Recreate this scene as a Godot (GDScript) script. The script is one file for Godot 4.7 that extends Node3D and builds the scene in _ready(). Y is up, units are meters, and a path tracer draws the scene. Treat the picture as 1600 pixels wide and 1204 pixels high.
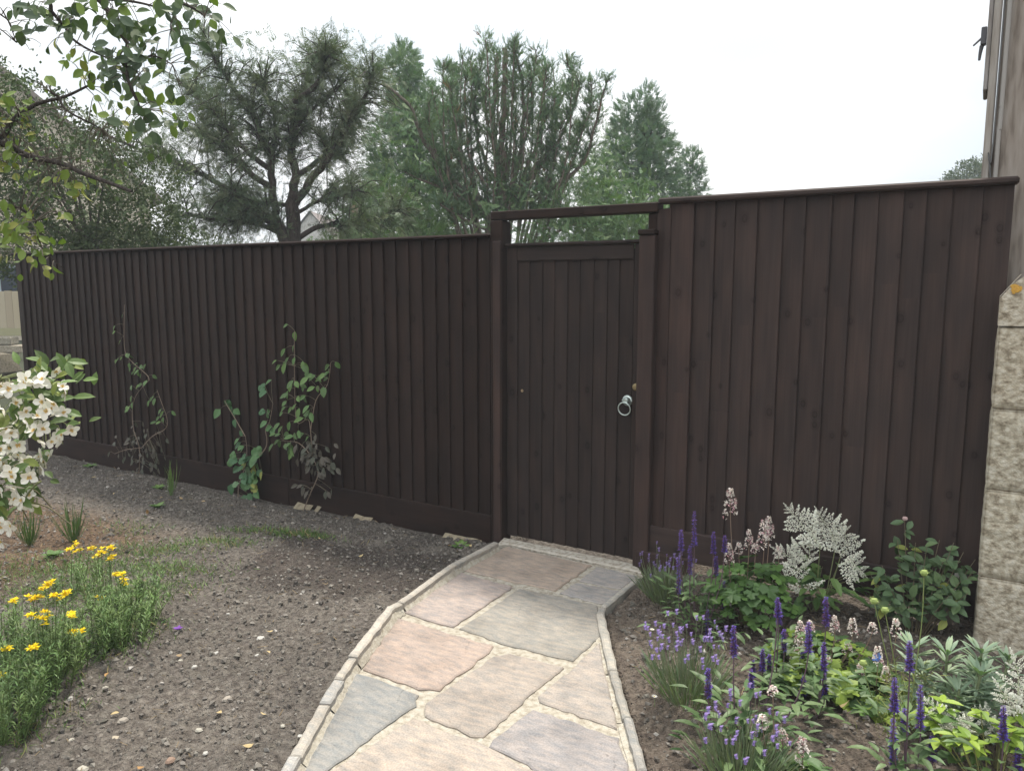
extends Node3D

const YAW := 0.5486
var rng := RandomNumberGenerator.new()
var taken := {}
var M := {}
var leaf_bits := {}

class Soup:
	var v := PackedVector3Array()
	var n := PackedVector3Array()
	var c := PackedColorArray()
	var u := PackedVector2Array()
	func tri(a: Vector3, b: Vector3, d: Vector3, col: Color):
		v.append(a); v.append(b); v.append(d)
		c.append(col); c.append(col); c.append(col)
	func quad(a: Vector3, b: Vector3, d: Vector3, e: Vector3, col: Color):
		tri(a, b, d, col); tri(a, d, e, col)
	func put(xf: Transform3D, t: Soup, col: Color):
		v.append_array(xf * t.v)
		var k := PackedColorArray()
		k.resize(t.v.size()); k.fill(col)
		c.append_array(k)
	func put_own(xf: Transform3D, t: Soup):
		v.append_array(xf * t.v)
		c.append_array(t.c)
	func tube(p: PackedVector3Array, r0: float, r1: float, sides: int, col: Color):
		var rings := []
		var norms := []
		var m := p.size()
		for i in m:
			var d := (p[mini(i + 1, m - 1)] - p[maxi(i - 1, 0)]).normalized()
			var s := d.cross(Vector3(0.31, 0.12, 0.94)).normalized()
			var w := d.cross(s)
			var r := lerpf(r0, r1, float(i) / (m - 1))
			var ring := PackedVector3Array()
			var nn := PackedVector3Array()
			for k in sides:
				var a := TAU * k / sides
				var q := s * cos(a) + w * sin(a)
				ring.append(p[i] + q * r); nn.append(q)
			rings.append(ring); norms.append(nn)
		for i in m - 1:
			for k in sides:
				var k2 := (k + 1) % sides
				v.append_array(PackedVector3Array([rings[i][k], rings[i + 1][k], rings[i + 1][k2], rings[i][k], rings[i + 1][k2], rings[i][k2]]))
				n.append_array(PackedVector3Array([norms[i][k], norms[i + 1][k], norms[i + 1][k2], norms[i][k], norms[i + 1][k2], norms[i][k2]]))
				for q in 6: c.append(col)
	func mesh() -> ArrayMesh:
		var a := []
		a.resize(Mesh.ARRAY_MAX)
		a[Mesh.ARRAY_VERTEX] = v
		if n.size() == v.size(): a[Mesh.ARRAY_NORMAL] = n
		if c.size() == v.size(): a[Mesh.ARRAY_COLOR] = c
		if u.size() == v.size(): a[Mesh.ARRAY_TEX_UV] = u
		var am := ArrayMesh.new()
		if v.size() > 0: am.add_surface_from_arrays(Mesh.PRIMITIVE_TRIANGLES, a)
		return am

# ---------------------------------------------------------------- naming
func numbered(called: String) -> String:
	if not taken.has(called):
		taken[called] = 0
		return called
	taken[called] += 1
	return "%s_%03d" % [called, taken[called]]

func tag(o: Node, label: String, category: String, group := ""):
	o.set_meta("label", label)
	o.set_meta("category", category)
	if group: o.set_meta("group", group)
	return o

func thing(called: String, label: String, category: String, at := Vector3.ZERO, turn := 0.0, group := "") -> Node3D:
	var o := Node3D.new()
	o.name = numbered(called)
	add_child(o)
	o.position = at
	o.rotation.y = turn
	tag(o, label, category, group)
	return o

func part(parent: Node3D, called: String, mesh: Mesh, m: Material, xf := Transform3D.IDENTITY) -> MeshInstance3D:
	var o := MeshInstance3D.new()
	o.name = called if parent != self else numbered(called)
	o.mesh = mesh
	o.material_override = m
	o.transform = xf
	parent.add_child(o, true)
	return o

func struct(called: String, mesh: Mesh, m: Material) -> MeshInstance3D:
	var o := part(self, called, mesh, m)
	o.set_meta("kind", "structure")
	return o

func rnd(a: float, b: float) -> float:
	return rng.randf_range(a, b)

func lin(r: float, g: float, b: float) -> Color:
	return Color(r, g, b)

func vary(col: Color, k: float) -> Color:
	var f := 1.0 + rnd(-k, k)
	return Color(col.r * f * (1.0 + rnd(-k, k) * 0.4), col.g * f, col.b * f * (1.0 + rnd(-k, k) * 0.4))

# ---------------------------------------------------------------- frames and templates
func facing(d: Vector3, up: Vector3) -> Basis:
	var y := d.normalized()
	var x := y.cross(up)
	if x.length() < 0.01: x = y.cross(Vector3(0.3, 0.5, 0.8))
	x = x.normalized()
	return Basis(x, y, x.cross(y))

func at_leaf(p: Vector3, d: Vector3, up: Vector3, s: float) -> Transform3D:
	var b := facing(d, up)
	return Transform3D(Basis(b.x * s, b.y * s, b.z * s), p)

# a blade of length 1 along y; face to z
func blade(w: float, fold: float, curl: float, shape := 0.85, segs := 4, tooth := 0.0) -> Soup:
	var s := Soup.new()
	var l := []; var m := []; var r := []
	for i in segs + 1:
		var t := float(i) / segs
		var hw := w * 0.5 * pow(maxf(sin(PI * pow(t, shape)), 0.0), 0.75)
		if tooth > 0.0 and i % 2 == 1: hw *= 1.0 + tooth
		if i == 0: hw = w * 0.04
		if i == segs: hw = 0.0
		var z := -curl * t * t
		l.append(Vector3(-hw, t, z + fold * hw)); m.append(Vector3(0, t, z)); r.append(Vector3(hw, t, z + fold * hw))
	for i in segs:
		s.quad(l[i], l[i + 1], m[i + 1], m[i], Color.WHITE)
		s.quad(m[i], m[i + 1], r[i + 1], r[i], Color.WHITE)
	return s

# a lobed leaf: radius by angle, stalk end at the origin
func lobed(lobes: int, deep: float, teeth: float) -> Soup:
	var s := Soup.new()
	var centre := Vector3(0, 0.42, -0.03)
	var pts := PackedVector3Array()
	var k := lobes * 6
	for i in k + 1:
		var t := float(i) / k
		var a := lerpf(-2.75, 2.75, t)
		var lobe := absf(sin(t * PI * lobes))
		var r := 0.56 * (1.0 - deep + deep * pow(lobe, 0.6)) * (1.0 - 0.16 * absf(a) / PI)
		if i % 2 == 1: r *= 1.0 + teeth
		pts.append(centre + Vector3(sin(a) * r, cos(a) * r, 0.07 * sin(a * 3.0) - 0.10 * absf(cos(a)) * r))
	for i in k:
		s.tri(centre, pts[i], pts[i + 1], Color.WHITE)
	s.tri(centre, pts[k], Vector3.ZERO, Color.WHITE)
	s.tri(centre, Vector3.ZERO, pts[0], Color.WHITE)
	return s

func blob(r: float, squash := 1.0) -> Soup:
	var s := Soup.new()
	var t := Vector3(0, r * squash, 0)
	var e := [Vector3(r, 0, 0), Vector3(0, 0, r), Vector3(-r, 0, 0), Vector3(0, 0, -r)]
	for i in 4:
		s.tri(t, e[(i + 1) % 4], e[i], Color.WHITE)
		s.tri(-t, e[i], e[(i + 1) % 4], Color.WHITE)
	return s

func pebble_shape(seed_: int) -> Soup:
	var s := Soup.new()
	var g := RandomNumberGenerator.new()
	g.seed = seed_
	var rows := []
	for i in 5:
		var row := []
		var la := lerpf(-PI / 2, PI / 2, i / 4.0)
		for k in 7:
			var lo := TAU * k / 7
			var j := 1.0 + g.randf_range(-0.17, 0.17)
			if i == 0 or i == 4: j = 0.9
			row.append(Vector3(cos(la) * cos(lo), sin(la) * 0.6, cos(la) * sin(lo) * 0.75) * j)
		rows.append(row)
	for i in 4:
		for k in 7:
			var k2 := (k + 1) % 7
			if i > 0: s.tri(rows[i][k], rows[i + 1][k2], rows[i][k2], Color.WHITE)
			if i < 3: s.tri(rows[i][k], rows[i + 1][k], rows[i + 1][k2], Color.WHITE)
	return s

# several tints of several shapes, shared by all the leaves of a kind
func leaf_kind(key: String, shapes: Array, tints: Array):
	var list := []
	for t in tints:
		for sh in shapes:
			var s := Soup.new()
			s.put(Transform3D.IDENTITY, sh, t)
			list.append(s.mesh())
	leaf_bits[key] = list

func leaf(parent: Node3D, key: String, p: Vector3, d: Vector3, up: Vector3, size: float, called := "leaf", m: Material = null, from := 0, to := -1):
	var list: Array = leaf_bits[key]
	var last: int = list.size() - 1 if to < 0 else to
	return part(parent, called, list[rng.randi_range(from, last)], m if m else M.leaf, at_leaf(p, d, up, size))

func rand_dir(up_bias := 0.0) -> Vector3:
	var d := Vector3(rng.randfn(), rng.randfn() + up_bias, rng.randfn())
	return d.normalized() if d.length() > 0.01 else Vector3.UP

# smooth curve through points
func smooth(p: PackedVector3Array, per := 4) -> PackedVector3Array:
	var out := PackedVector3Array()
	var m := p.size()
	for i in m - 1:
		var a := p[maxi(i - 1, 0)]; var d := p[mini(i + 2, m - 1)]
		for k in per:
			out.append(p[i].cubic_interpolate(p[i + 1], a, d, float(k) / per))
	out.append(p[m - 1])
	return out

# ---------------------------------------------------------------- textures and materials
func fnl(seed_: int, freq: float, kind := FastNoiseLite.TYPE_SIMPLEX_SMOOTH, oct := 4) -> FastNoiseLite:
	var f := FastNoiseLite.new()
	f.seed = seed_; f.frequency = freq; f.noise_type = kind
	f.fractal_octaves = oct
	if oct <= 1: f.fractal_type = FastNoiseLite.FRACTAL_NONE
	return f

func grey_tex(f: FastNoiseLite, size: int) -> ImageTexture:
	return ImageTexture.create_from_image(f.get_seamless_image(size, size))

func ramp_tex(f: FastNoiseLite, size: int, stops: Array) -> ImageTexture:
	var src := f.get_seamless_image(size, size)
	var g := Gradient.new()
	g.offsets = PackedFloat32Array(stops.map(func(s): return s[0]))
	g.colors = PackedColorArray(stops.map(func(s): return s[1]))
	var lut := []
	for i in 256: lut.append(g.sample(i / 255.0))
	var im := Image.create(size, size, false, Image.FORMAT_RGB8)
	for y in size:
		for x in size:
			im.set_pixel(x, y, lut[int(src.get_pixel(x, y).r * 255.0)])
	return ImageTexture.create_from_image(im)

# sawn softwood: one metre wide, two high; grain runs up, with knots. Returns colour and height.
func wood_maps() -> Array:
	var w := 640; var h := 1024
	var a := fnl(3, 0.9, FastNoiseLite.TYPE_SIMPLEX_SMOOTH, 3)
	var b := fnl(5, 1.0, FastNoiseLite.TYPE_SIMPLEX_SMOOTH, 2)
	var g := RandomNumberGenerator.new()
	g.seed = 77
	var col := Image.create(w, h, false, Image.FORMAT_RGB8)
	var hei := Image.create(w, h, false, Image.FORMAT_L8)
	var knots := []
	for i in 30:
		knots.append([g.randf(), g.randf() * 2.0, g.randf_range(0.006, 0.013)])
	for y in h:
		var py := 2.0 * y / h
		for x in w:
			var px := float(x) / w
			var grain := a.get_noise_2d(px * 130.0, py * 3.0) * 0.55 + b.get_noise_2d(px * 34.0, py * 1.3) * 0.5
			var patch := b.get_noise_2d(px * 9.0 + 40.0, py * 2.2)
			var hv := 0.62 + grain * 0.28
			var t := 0.86 + grain * 0.07 + patch * 0.10
			col.set_pixel(x, y, Color(t, t * (1.0 - 0.03 * patch), t * (1.0 - 0.05 * patch)))
			hei.set_pixel(x, y, Color(hv, hv, hv))
	for k in knots:
		var r: float = k[2]
		for y in range(int((k[1] - r * 4.0) * h / 2), int((k[1] + r * 4.0) * h / 2)):
			for x in range(int((k[0] - r * 3.0) * w), int((k[0] + r * 3.0) * w)):
				var dx: float = (float(x) / w - k[0]) / r; var dy: float = (2.0 * y / h - k[1]) / (r * 1.25)
				var q := sqrt(dx * dx + dy * dy)
				if q < 2.6:
					var X := posmod(x, w); var Y := posmod(y, h)
					var ring := sin(q * 9.0) * 0.5 + 0.5
					var f := clampf(1.5 - q * 0.58, 0.0, 1.0)
					var t2 := col.get_pixel(X, Y)
					var k2 := lerpf(1.0, 0.80 + 0.14 * ring, f)
					if q > 0.85 and q < 1.1: k2 *= 0.82
					col.set_pixel(X, Y, Color(t2.r * k2, t2.g * k2, t2.b * k2))
					var hv2 := clampf(hei.get_pixel(X, Y).r + (0.30 * f if q < 0.9 else -0.22 * f), 0.0, 1.0)
					hei.set_pixel(X, Y, Color(hv2, hv2, hv2))
	return [ImageTexture.create_from_image(col), ImageTexture.create_from_image(hei)]

# riven sandstone: fine grit, faint bands and thin ridge lines. Returns colour and height.
func riven_maps() -> Array:
	var n := 768
	var fine := fnl(25, 0.11, FastNoiseLite.TYPE_SIMPLEX, 3).get_seamless_image(n, n)
	var mid := fnl(26, 0.012, FastNoiseLite.TYPE_SIMPLEX_SMOOTH, 4).get_seamless_image(n, n)
	var blot := fnl(28, 0.005, FastNoiseLite.TYPE_SIMPLEX_SMOOTH, 6).get_seamless_image(n, n)
	var rf := fnl(27, 0.006, FastNoiseLite.TYPE_SIMPLEX_SMOOTH, 5)
	rf.fractal_type = FastNoiseLite.FRACTAL_RIDGED
	var ridge := rf.get_seamless_image(n, n)
	var col := Image.create(n, n, false, Image.FORMAT_RGB8)
	var hei := Image.create(n, n, false, Image.FORMAT_L8)
	for y in n:
		for x in n:
			var f := fine.get_pixel(x, y).r - 0.5
			var m := mid.get_pixel(x, (y * 3) % n).r - 0.5
			var r := smoothstep(0.80, 0.97, ridge.get_pixel(x, (y * 2) % n).r)
			var big := blot.get_pixel(x, y).r
			var t := 0.88 + f * 0.16 + m * 0.16 - r * 0.10 + (big - 0.5) * 0.18 - smoothstep(0.62, 0.72, big) * 0.04
			var w := m * 0.05
			col.set_pixel(x, y, Color(clampf(t + w, 0, 1), clampf(t, 0, 1), clampf(t - w, 0, 1)))
			var h := clampf(0.5 + f * 0.16 + m * 0.6 - r * 0.35, 0, 1)
			hei.set_pixel(x, y, Color(h, h, h))
	return [ImageTexture.create_from_image(col), ImageTexture.create_from_image(hei)]

func std(rough: float, vertex := true) -> StandardMaterial3D:
	var m := StandardMaterial3D.new()
	m.vertex_color_use_as_albedo = vertex
	m.roughness = rough
	m.cull_mode = BaseMaterial3D.CULL_DISABLED
	return m

func srgb(r: float, g: float, b: float) -> Color:
	return Color(r, g, b).linear_to_srgb()

func leafmat(rough: float, through: Color, spec := 0.4) -> StandardMaterial3D:
	var m := std(rough)
	m.backlight_enabled = true
	m.backlight = through
	m.metallic_specular = spec
	return m

func triplanar(m: StandardMaterial3D, scale_: Vector3, albedo: Texture2D, bump: Texture2D, bump_cm: float):
	m.uv1_triplanar = true
	m.uv1_world_triplanar = true
	m.uv1_scale = scale_
	m.albedo_texture = albedo
	if bump:
		m.heightmap_enabled = true
		m.heightmap_texture = bump
		m.heightmap_scale = bump_cm
	return m

func make_materials():
	var wood := wood_maps()
	for p in [["paint", Color(0.037, 0.0245, 0.0205), 0.55], ["paint_brown", Color(0.066, 0.0480, 0.0430), 0.5], ["paint_gate", Color(0.046, 0.0345, 0.0310), 0.52], ["paint_red", Color(0.066, 0.0455, 0.0400), 0.52]]:
		for k in 3:
			var m := StandardMaterial3D.new()
			var f: float = [0.92, 1.0, 1.07][k]
			m.albedo_color = srgb(p[1].r * f, p[1].g * f, p[1].b * f)
			m.albedo_texture = wood[0]
			m.roughness = p[2]
			m.metallic_specular = 0.2
			m.heightmap_enabled = true
			m.heightmap_texture = wood[1]
			m.heightmap_scale = 0.14
			M[p[0] + str(k)] = m
	var cut := StandardMaterial3D.new()
	cut.albedo_color = srgb(0.30, 0.22, 0.13); cut.roughness = 0.8
	M.raw_wood = cut
	# soil
	var so := std(0.95)
	triplanar(so, Vector3(1.6, 1.6, 1.6), ramp_tex(fnl(11, 0.03, FastNoiseLite.TYPE_SIMPLEX_SMOOTH, 5), 512, [[0.0, Color(0.50, 0.47, 0.45)], [0.35, Color(0.72, 0.69, 0.67)], [0.6, Color(0.84, 0.82, 0.80)], [0.8, Color(0.96, 0.94, 0.92)], [1.0, Color(1, 1, 1)]]), grey_tex(fnl(12, 0.07, FastNoiseLite.TYPE_CELLULAR, 3), 512), 2.4)
	M.soil = so
	M.crumb = std(0.95)
	M.crumb.metallic_specular = 0.2
	# riven sandstone paving
	var sl := std(0.8)
	var sm := riven_maps()
	triplanar(sl, Vector3(1.15, 1.15, 1.15), sm[0], sm[1], 0.5)
	M.slab = sl
	var mo := std(0.9)
	triplanar(mo, Vector3(3, 3, 3), ramp_tex(fnl(23, 0.03, FastNoiseLite.TYPE_SIMPLEX, 5), 256, [[0.0, Color(0.72, 0.69, 0.65)], [0.5, Color(0.92, 0.91, 0.88)], [1.0, Color(1, 1, 1)]]), grey_tex(fnl(24, 0.09, FastNoiseLite.TYPE_SIMPLEX, 3), 256), 0.5)
	M.mortar = mo
	# pale oolite walling
	var st := std(0.92)
	triplanar(st, Vector3(3.4, 3.4, 3.4), ramp_tex(fnl(31, 0.014, FastNoiseLite.TYPE_SIMPLEX_SMOOTH, 6), 512, [[0.0, Color(0.55, 0.51, 0.45)], [0.35, Color(0.80, 0.77, 0.72)], [0.6, Color(0.92, 0.90, 0.86)], [1.0, Color(1, 1, 1)]]), grey_tex(fnl(32, 0.03, FastNoiseLite.TYPE_SIMPLEX_SMOOTH, 5), 512), 0.4)
	M.stone = st
	# roughcast with run marks
	var rc := std(0.95)
	triplanar(rc, Vector3(2.6, 0.35, 2.6), ramp_tex(fnl(41, 0.02, FastNoiseLite.TYPE_SIMPLEX_SMOOTH, 5), 512, [[0.0, Color(0.66, 0.63, 0.60)], [0.4, Color(0.88, 0.86, 0.84)], [0.7, Color(0.95, 0.94, 0.93)], [1.0, Color(1, 1, 1)]]), null, 0.0)
	M.render_wall = rc
	var bk := std(0.95)
	triplanar(bk, Vector3(6, 1.2, 6), ramp_tex(fnl(51, 0.03, FastNoiseLite.TYPE_SIMPLEX_SMOOTH, 4), 256, [[0.0, Color(0.45, 0.42, 0.40)], [0.5, Color(0.8, 0.78, 0.76)], [1.0, Color(1, 1, 1)]]), grey_tex(fnl(52, 0.05, FastNoiseLite.TYPE_CELLULAR, 3), 256), 2.0)
	M.bark = bk
	M.stem = std(0.7)
	M.leaf = leafmat(0.5, Color(0.5, 0.62, 0.18))
	M.dull_leaf = leafmat(0.7, Color(0.2, 0.22, 0.1), 0.25)
	M.needle = leafmat(0.6, Color(0.55, 0.62, 0.4), 0.35)
	M.petal = leafmat(0.6, Color(0.6, 0.6, 0.55), 0.3)
	M.blossom = leafmat(0.75, Color(0.3, 0.3, 0.3), 0.2)
	M.plain = std(0.8)
	var me := StandardMaterial3D.new()
	me.albedo_color = srgb(0.55, 0.63, 0.60); me.metallic = 0.9; me.roughness = 0.32
	M.zinc = me
	var br := StandardMaterial3D.new()
	br.albedo_color = srgb(0.24, 0.19, 0.10); br.metallic = 0.7; br.roughness = 0.5
	M.brass = br
	var gl := StandardMaterial3D.new()
	gl.albedo_color = srgb(0.03, 0.04, 0.06); gl.roughness = 0.05
	M.glass = gl

# ---------------------------------------------------------------- solids
# a board: cross-section runs from z0+t0 at its thin left edge to z0+t1 at its thick right edge
func board_mesh(x0: float, x1: float, y0: float, y1: float, z0: float, t0: float, t1: float, bev := 0.002) -> ArrayMesh:
	var s := Soup.new()
	var sec := [Vector2(x0, z0), Vector2(x0, z0 + t0), Vector2(x1 - bev, z0 + t1), Vector2(x1, z0 + t1 - bev), Vector2(x1, z0)]
	var ou := rng.randf(); var ov := rng.randf() * 2.0
	var lean := rnd(-0.0015, 0.0015)
	for i in 5:
		var a: Vector2 = sec[i]; var b: Vector2 = sec[(i + 1) % 5]
		var A := Vector3(a.x, y0, a.y); var B := Vector3(b.x, y0, b.y)
		var D := Vector3(b.x + lean, y1, b.y); var E := Vector3(a.x + lean, y1, a.y)
		s.quad(A, E, D, B, Color.WHITE)
		var q := func(p: Vector3): return Vector2(p.x + p.z + ou, (p.y + ov) * 0.5)
		for p in [A, E, D, A, D, B]: s.u.append(q.call(p))
	for yy in [y0, y1]:
		for i in [1, 2, 3]:
			var a: Vector2 = sec[0]; var b: Vector2 = sec[i]; var d: Vector2 = sec[i + 1]
			var l := lean if yy == y1 else 0.0
			var P := [Vector3(a.x + l, yy, a.y), Vector3(b.x + l, yy, b.y), Vector3(d.x + l, yy, d.y)]
			if yy == y1: P = [P[0], P[2], P[1]]
			s.tri(P[0], P[1], P[2], Color.WHITE)
			for p in P: s.u.append(Vector2(p.x + ou, p.z + ov))
	s.c.clear()
	return s.mesh()

# a chamfered timber or block; grain: 0 runs along x, 1 along y
func timber(a: Vector3, b: Vector3, bev: float, grain := 1) -> ArrayMesh:
	var s := Soup.new()
	var c := (a + b) * 0.5; var h := (b - a) * 0.5
	var ou := rng.randf(); var ov := rng.randf() * 2.0
	var faces := []
	for ax in 3:
		for sg in [-1.0, 1.0]:
			var i1 := (ax + 1) % 3; var i2 := (ax + 2) % 3
			var q := []
			for k in [[-1, -1], [1, -1], [1, 1], [-1, 1]]:
				var p := Vector3.ZERO
				p[ax] = sg * h[ax]; p[i1] = k[0] * (h[i1] - bev); p[i2] = k[1] * (h[i2] - bev)
				q.append(p)
			faces.append(q)
	for ax in 3:
		var i1 := (ax + 1) % 3; var i2 := (ax + 2) % 3
		for s1 in [-1.0, 1.0]:
			for s2 in [-1.0, 1.0]:
				var e := []
				for k in [[-1, 0], [1, 0], [1, 1], [-1, 1]]:
					var p := Vector3.ZERO
					p[ax] = k[0] * (h[ax] - bev)
					p[i1] = s1 * (h[i1] - (bev if k[1] == 1 else 0.0)); p[i2] = s2 * (h[i2] - (bev if k[1] == 0 else 0.0))
					e.append(p)
				faces.append(e)
	for f in faces:
		var nn: Vector3 = (f[2] - f[0]).cross(f[1] - f[0])
		var mid: Vector3 = (f[0] + f[2]) * 0.5
		if nn.dot(mid) < 0: f.reverse()
		s.quad(f[0] + c, f[1] + c, f[2] + c, f[3] + c, Color.WHITE)
		for k in [0, 1, 2, 0, 2, 3]:
			var p: Vector3 = f[k] + c
			s.u.append(Vector2(p.x + p.z + ou, (p.y + ov) * 0.5) if grain == 1 else Vector2(p.y + p.z + ou, (p.x + ov) * 0.5))
	for sx in [-1.0, 1.0]:
		for sy in [-1.0, 1.0]:
			for sz in [-1.0, 1.0]:
				var k := Vector3(sx, sy, sz)
				var p := k * (h - Vector3(bev, bev, bev))
				var A := p + Vector3(sx * bev, 0, 0); var B := p + Vector3(0, sy * bev, 0); var D := p + Vector3(0, 0, sz * bev)
				if (D - A).cross(B - A).dot(k) < 0:
					var t := B; B = D; D = t
				s.tri(A + c, B + c, D + c, Color.WHITE)
				for q in 3: s.u.append(Vector2(ou, ov))
	s.c.clear()
	return s.mesh()

func tint(mesh: ArrayMesh, col: Color) -> ArrayMesh:
	var a := mesh.surface_get_arrays(0)
	var k := PackedColorArray()
	k.resize(a[Mesh.ARRAY_VERTEX].size()); k.fill(col)
	a[Mesh.ARRAY_COLOR] = k
	var am := ArrayMesh.new()
	am.add_surface_from_arrays(Mesh.PRIMITIVE_TRIANGLES, a)
	return am

func V3(a: Array) -> Vector3:
	return Vector3(a[0], a[1], a[2])

# ---------------------------------------------------------------- measured places, in metres
const SLABS := [
	["buff", [0.073, 0.196, 0.1, 0.107, 0.65, 0.127, 0.645, 0.537, 0.435, 0.548, 0.107, 0.56]],
	["grey", [0.677, 0.127, 0.923, 0.141, 0.919, 0.348, 0.689, 0.362]],
	["grey", [0.688, 0.393, 0.925, 0.373, 0.932, 0.561, 0.856, 0.568, 0.676, 0.554]],
	["pinkgrey", [0.104, 0.594, 0.437, 0.614, 0.452, 1.149, 0.325, 1.151, 0.152, 1.141]],
	["greygreen", [0.479, 0.617, 0.676, 0.596, 0.906, 0.597, 1.05, 0.87, 1.051, 1.143, 0.76, 1.167, 0.479, 1.144]],
	["salmon", [0.176, 1.206, 0.7, 1.209, 0.719, 1.268, 0.724, 1.611, 0.653, 1.65, 0.365, 1.645, 0.213, 1.283]],
	["bluegrey", [0.355, 1.683, 0.471, 1.67, 0.681, 1.682, 0.711, 1.746, 0.713, 2.184, 0.742, 2.347, 0.705, 2.369, 0.63, 2.228]],
	["beige", [0.796, 1.226, 1.049, 1.214, 1.035, 1.497, 1.035, 1.784, 0.997, 1.797, 0.779, 1.785, 0.736, 1.715, 0.755, 1.29]],
	["beigegrey", [1.077, 0.942, 1.172, 1.111, 1.352, 1.413, 1.403, 1.498, 1.085, 1.486, 1.06, 1.455, 1.082, 1.203]],
	["purple", [1.092, 1.543, 1.277, 1.541, 1.424, 1.549, 1.531, 1.697, 1.623, 1.845, 1.527, 1.904, 1.274, 1.842, 1.087, 1.816, 1.071, 1.774]],
	["sand", [0.762, 1.821, 0.921, 1.82, 1.046, 1.819, 1.272, 1.855, 1.504, 1.918, 1.404, 2.15, 0.877, 2.473, 0.758, 2.362, 0.728, 2.19]]]
const KERB_L := [
	[0.049, 0.185, 0.046, 0.617, 0.124, 1.145, 0.121, 1.21, 0.306, 1.667, 0.379, 1.821, 0.456, 1.972, 0.602, 2.245, 0.689, 2.407, 0.774, 2.563]]
const KERB_R := [
	[0.969, 0.204, 0.965, 0.634, 0.986, 0.699, 1.251, 1.153, 1.432, 1.44, 1.59, 1.695, 1.687, 1.838, 1.775, 1.964]]
const RIGHT_EDGES := [
	[0.94, 1.006, 1.125, 1.231, 1.328, 1.434, 1.554, 1.653, 1.768, 1.861, 1.961, 2.059, 2.149, 2.244, 2.353, 2.462]]
const GATE_EDGES := [
	[0.085, 0.157, 0.241, 0.32, 0.403, 0.481, 0.563, 0.645, 0.715, 0.8]]
const SALVIA := [
	[[1.418, 0.05, 0.69], [[-0.02, 0.542, -0.015, 0.389], [-0.079, 0.468, -0.076, 0.378], [-0.043, 0.405, -0.04, 0.282], [0.07, 0.447, 0.073, 0.351], [0.106, 0.447, 0.108, 0.373], [-0.088, 0.346, -0.083, 0.19], [0.12, 0.228, 0.124, 0.098], [0.034, 0.131, 0.04, -0.044], [0.087, 0.335, 0.09, 0.25]]],
	[[1.828, 0.05, 1.477], [[-0.129, 0.321, -0.126, 0.228], [0.031, 0.277, 0.033, 0.216], [-0.046, 0.447, -0.042, 0.348], [0.176, 0.471, 0.181, 0.372], [0.095, 0.53, 0.098, 0.467]]],
	[[1.977, 0.05, 1.095], [[-0.001, 0.454, 0.004, 0.354], [-0.001, 0.293, 0.005, 0.188], [0.023, 0.165, 0.028, 0.067]]],
	[[2.288, 0.05, 1.401], [[-0.016, 0.462, -0.009, 0.37], [-0.073, 0.37, -0.067, 0.266], [0.046, 0.304, 0.056, 0.168], [-0.056, 0.229, -0.047, 0.085], [-0.002, 0.236, 0.003, 0.161], [0.089, 0.146, 0.095, 0.069]]],
	[[2.524, 0.05, 1.331], [[-0.017, 0.311, -0.009, 0.208], [0.048, 0.171, 0.054, 0.097]]],
	[[1.818, 0.05, 1.004], [[0.007, 0.346, 0.01, 0.263], [-0.061, 0.188, -0.058, 0.104], [-0.024, 0.151, -0.021, 0.076], [0.043, 0.226, 0.047, 0.142], [0.118, 0.151, 0.121, 0.076], [0.085, 0.095, 0.088, 0.019], [-0.086, 0.132, -0.083, 0.066]]]]
const TIARELLA := [
	[[1.6, 0.05, 0.496], [[-0.099, 0.609, -0.094, 0.477], [-0.039, 0.453, -0.036, 0.369], [0.038, 0.485, 0.043, 0.358], [0.074, 0.483, 0.079, 0.375], [-0.112, 0.38, -0.108, 0.282], [-0.057, 0.369, -0.055, 0.32], [0, 0.383, 0.002, 0.344], [0.117, 0.355, 0.121, 0.26], [0.104, 0.246, 0.106, 0.197], [0.046, 0.128, 0.051, -0.006]]],
	[[1.951, 0.05, 0.798], [[-0.105, 0.248, -0.102, 0.195], [-0.106, 0.185, -0.101, 0.069], [0.037, 0.255, 0.041, 0.185], [0.097, 0.255, 0.101, 0.185], [0.171, 0.238, 0.173, 0.2], [-0.039, 0.216, -0.036, 0.166], [0.069, 0.176, 0.071, 0.132], [0.005, 0.108, 0.008, 0.054]]],
	[[2.159, 0.05, 0.854], [[0.027, 0.324, 0.032, 0.259], [-0.036, 0.227, -0.031, 0.153], [-0.065, 0.126, -0.061, 0.061], [0.018, 0.13, 0.021, 0.079]]],
	[[1.971, 0.05, 1.529], [[0.032, 0.176, 0.036, 0.086], [-0.018, 0.176, -0.015, 0.122], [-0.054, 0.319, -0.053, 0.291], [-0.075, 0.214, -0.073, 0.176]]]]
const ASTILBE_A := [
	[[1.826, 0.05, 0.181], [[-0.171, 0.497, -0.132, 0.452, -0.075, 0.39, -0.023, 0.333], [0.001, 0.452, 0.034, 0.401, 0.07, 0.35, 0.085, 0.277], [0.123, 0.379, 0.127, 0.311, 0.108, 0.242], [0.171, 0.208, 0.119, 0.254, 0.064, 0.242], [-0.073, 0.345, -0.069, 0.265, -0.12, 0.196, -0.093, 0.081], [-0.185, 0.279, -0.111, 0.242, -0.056, 0.231]]]]
const ASTILBE_B := [
	[[2.514, 0.05, 1.13], [[-0.242, 0.239, -0.201, 0.2, -0.168, 0.152, -0.115, 0.136], [-0.095, 0.16, -0.122, 0.128, -0.142, 0.096], [0.018, 0.368, 0.037, 0.309, 0.042, 0.215], [-0.015, 0.274, 0.019, 0.223, 0.033, 0.184], [0.064, 0.294, 0.056, 0.223, 0.054, 0.152], [-0.049, 0.148, -0.011, 0.136, 0.029, 0.096]]]]
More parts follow.
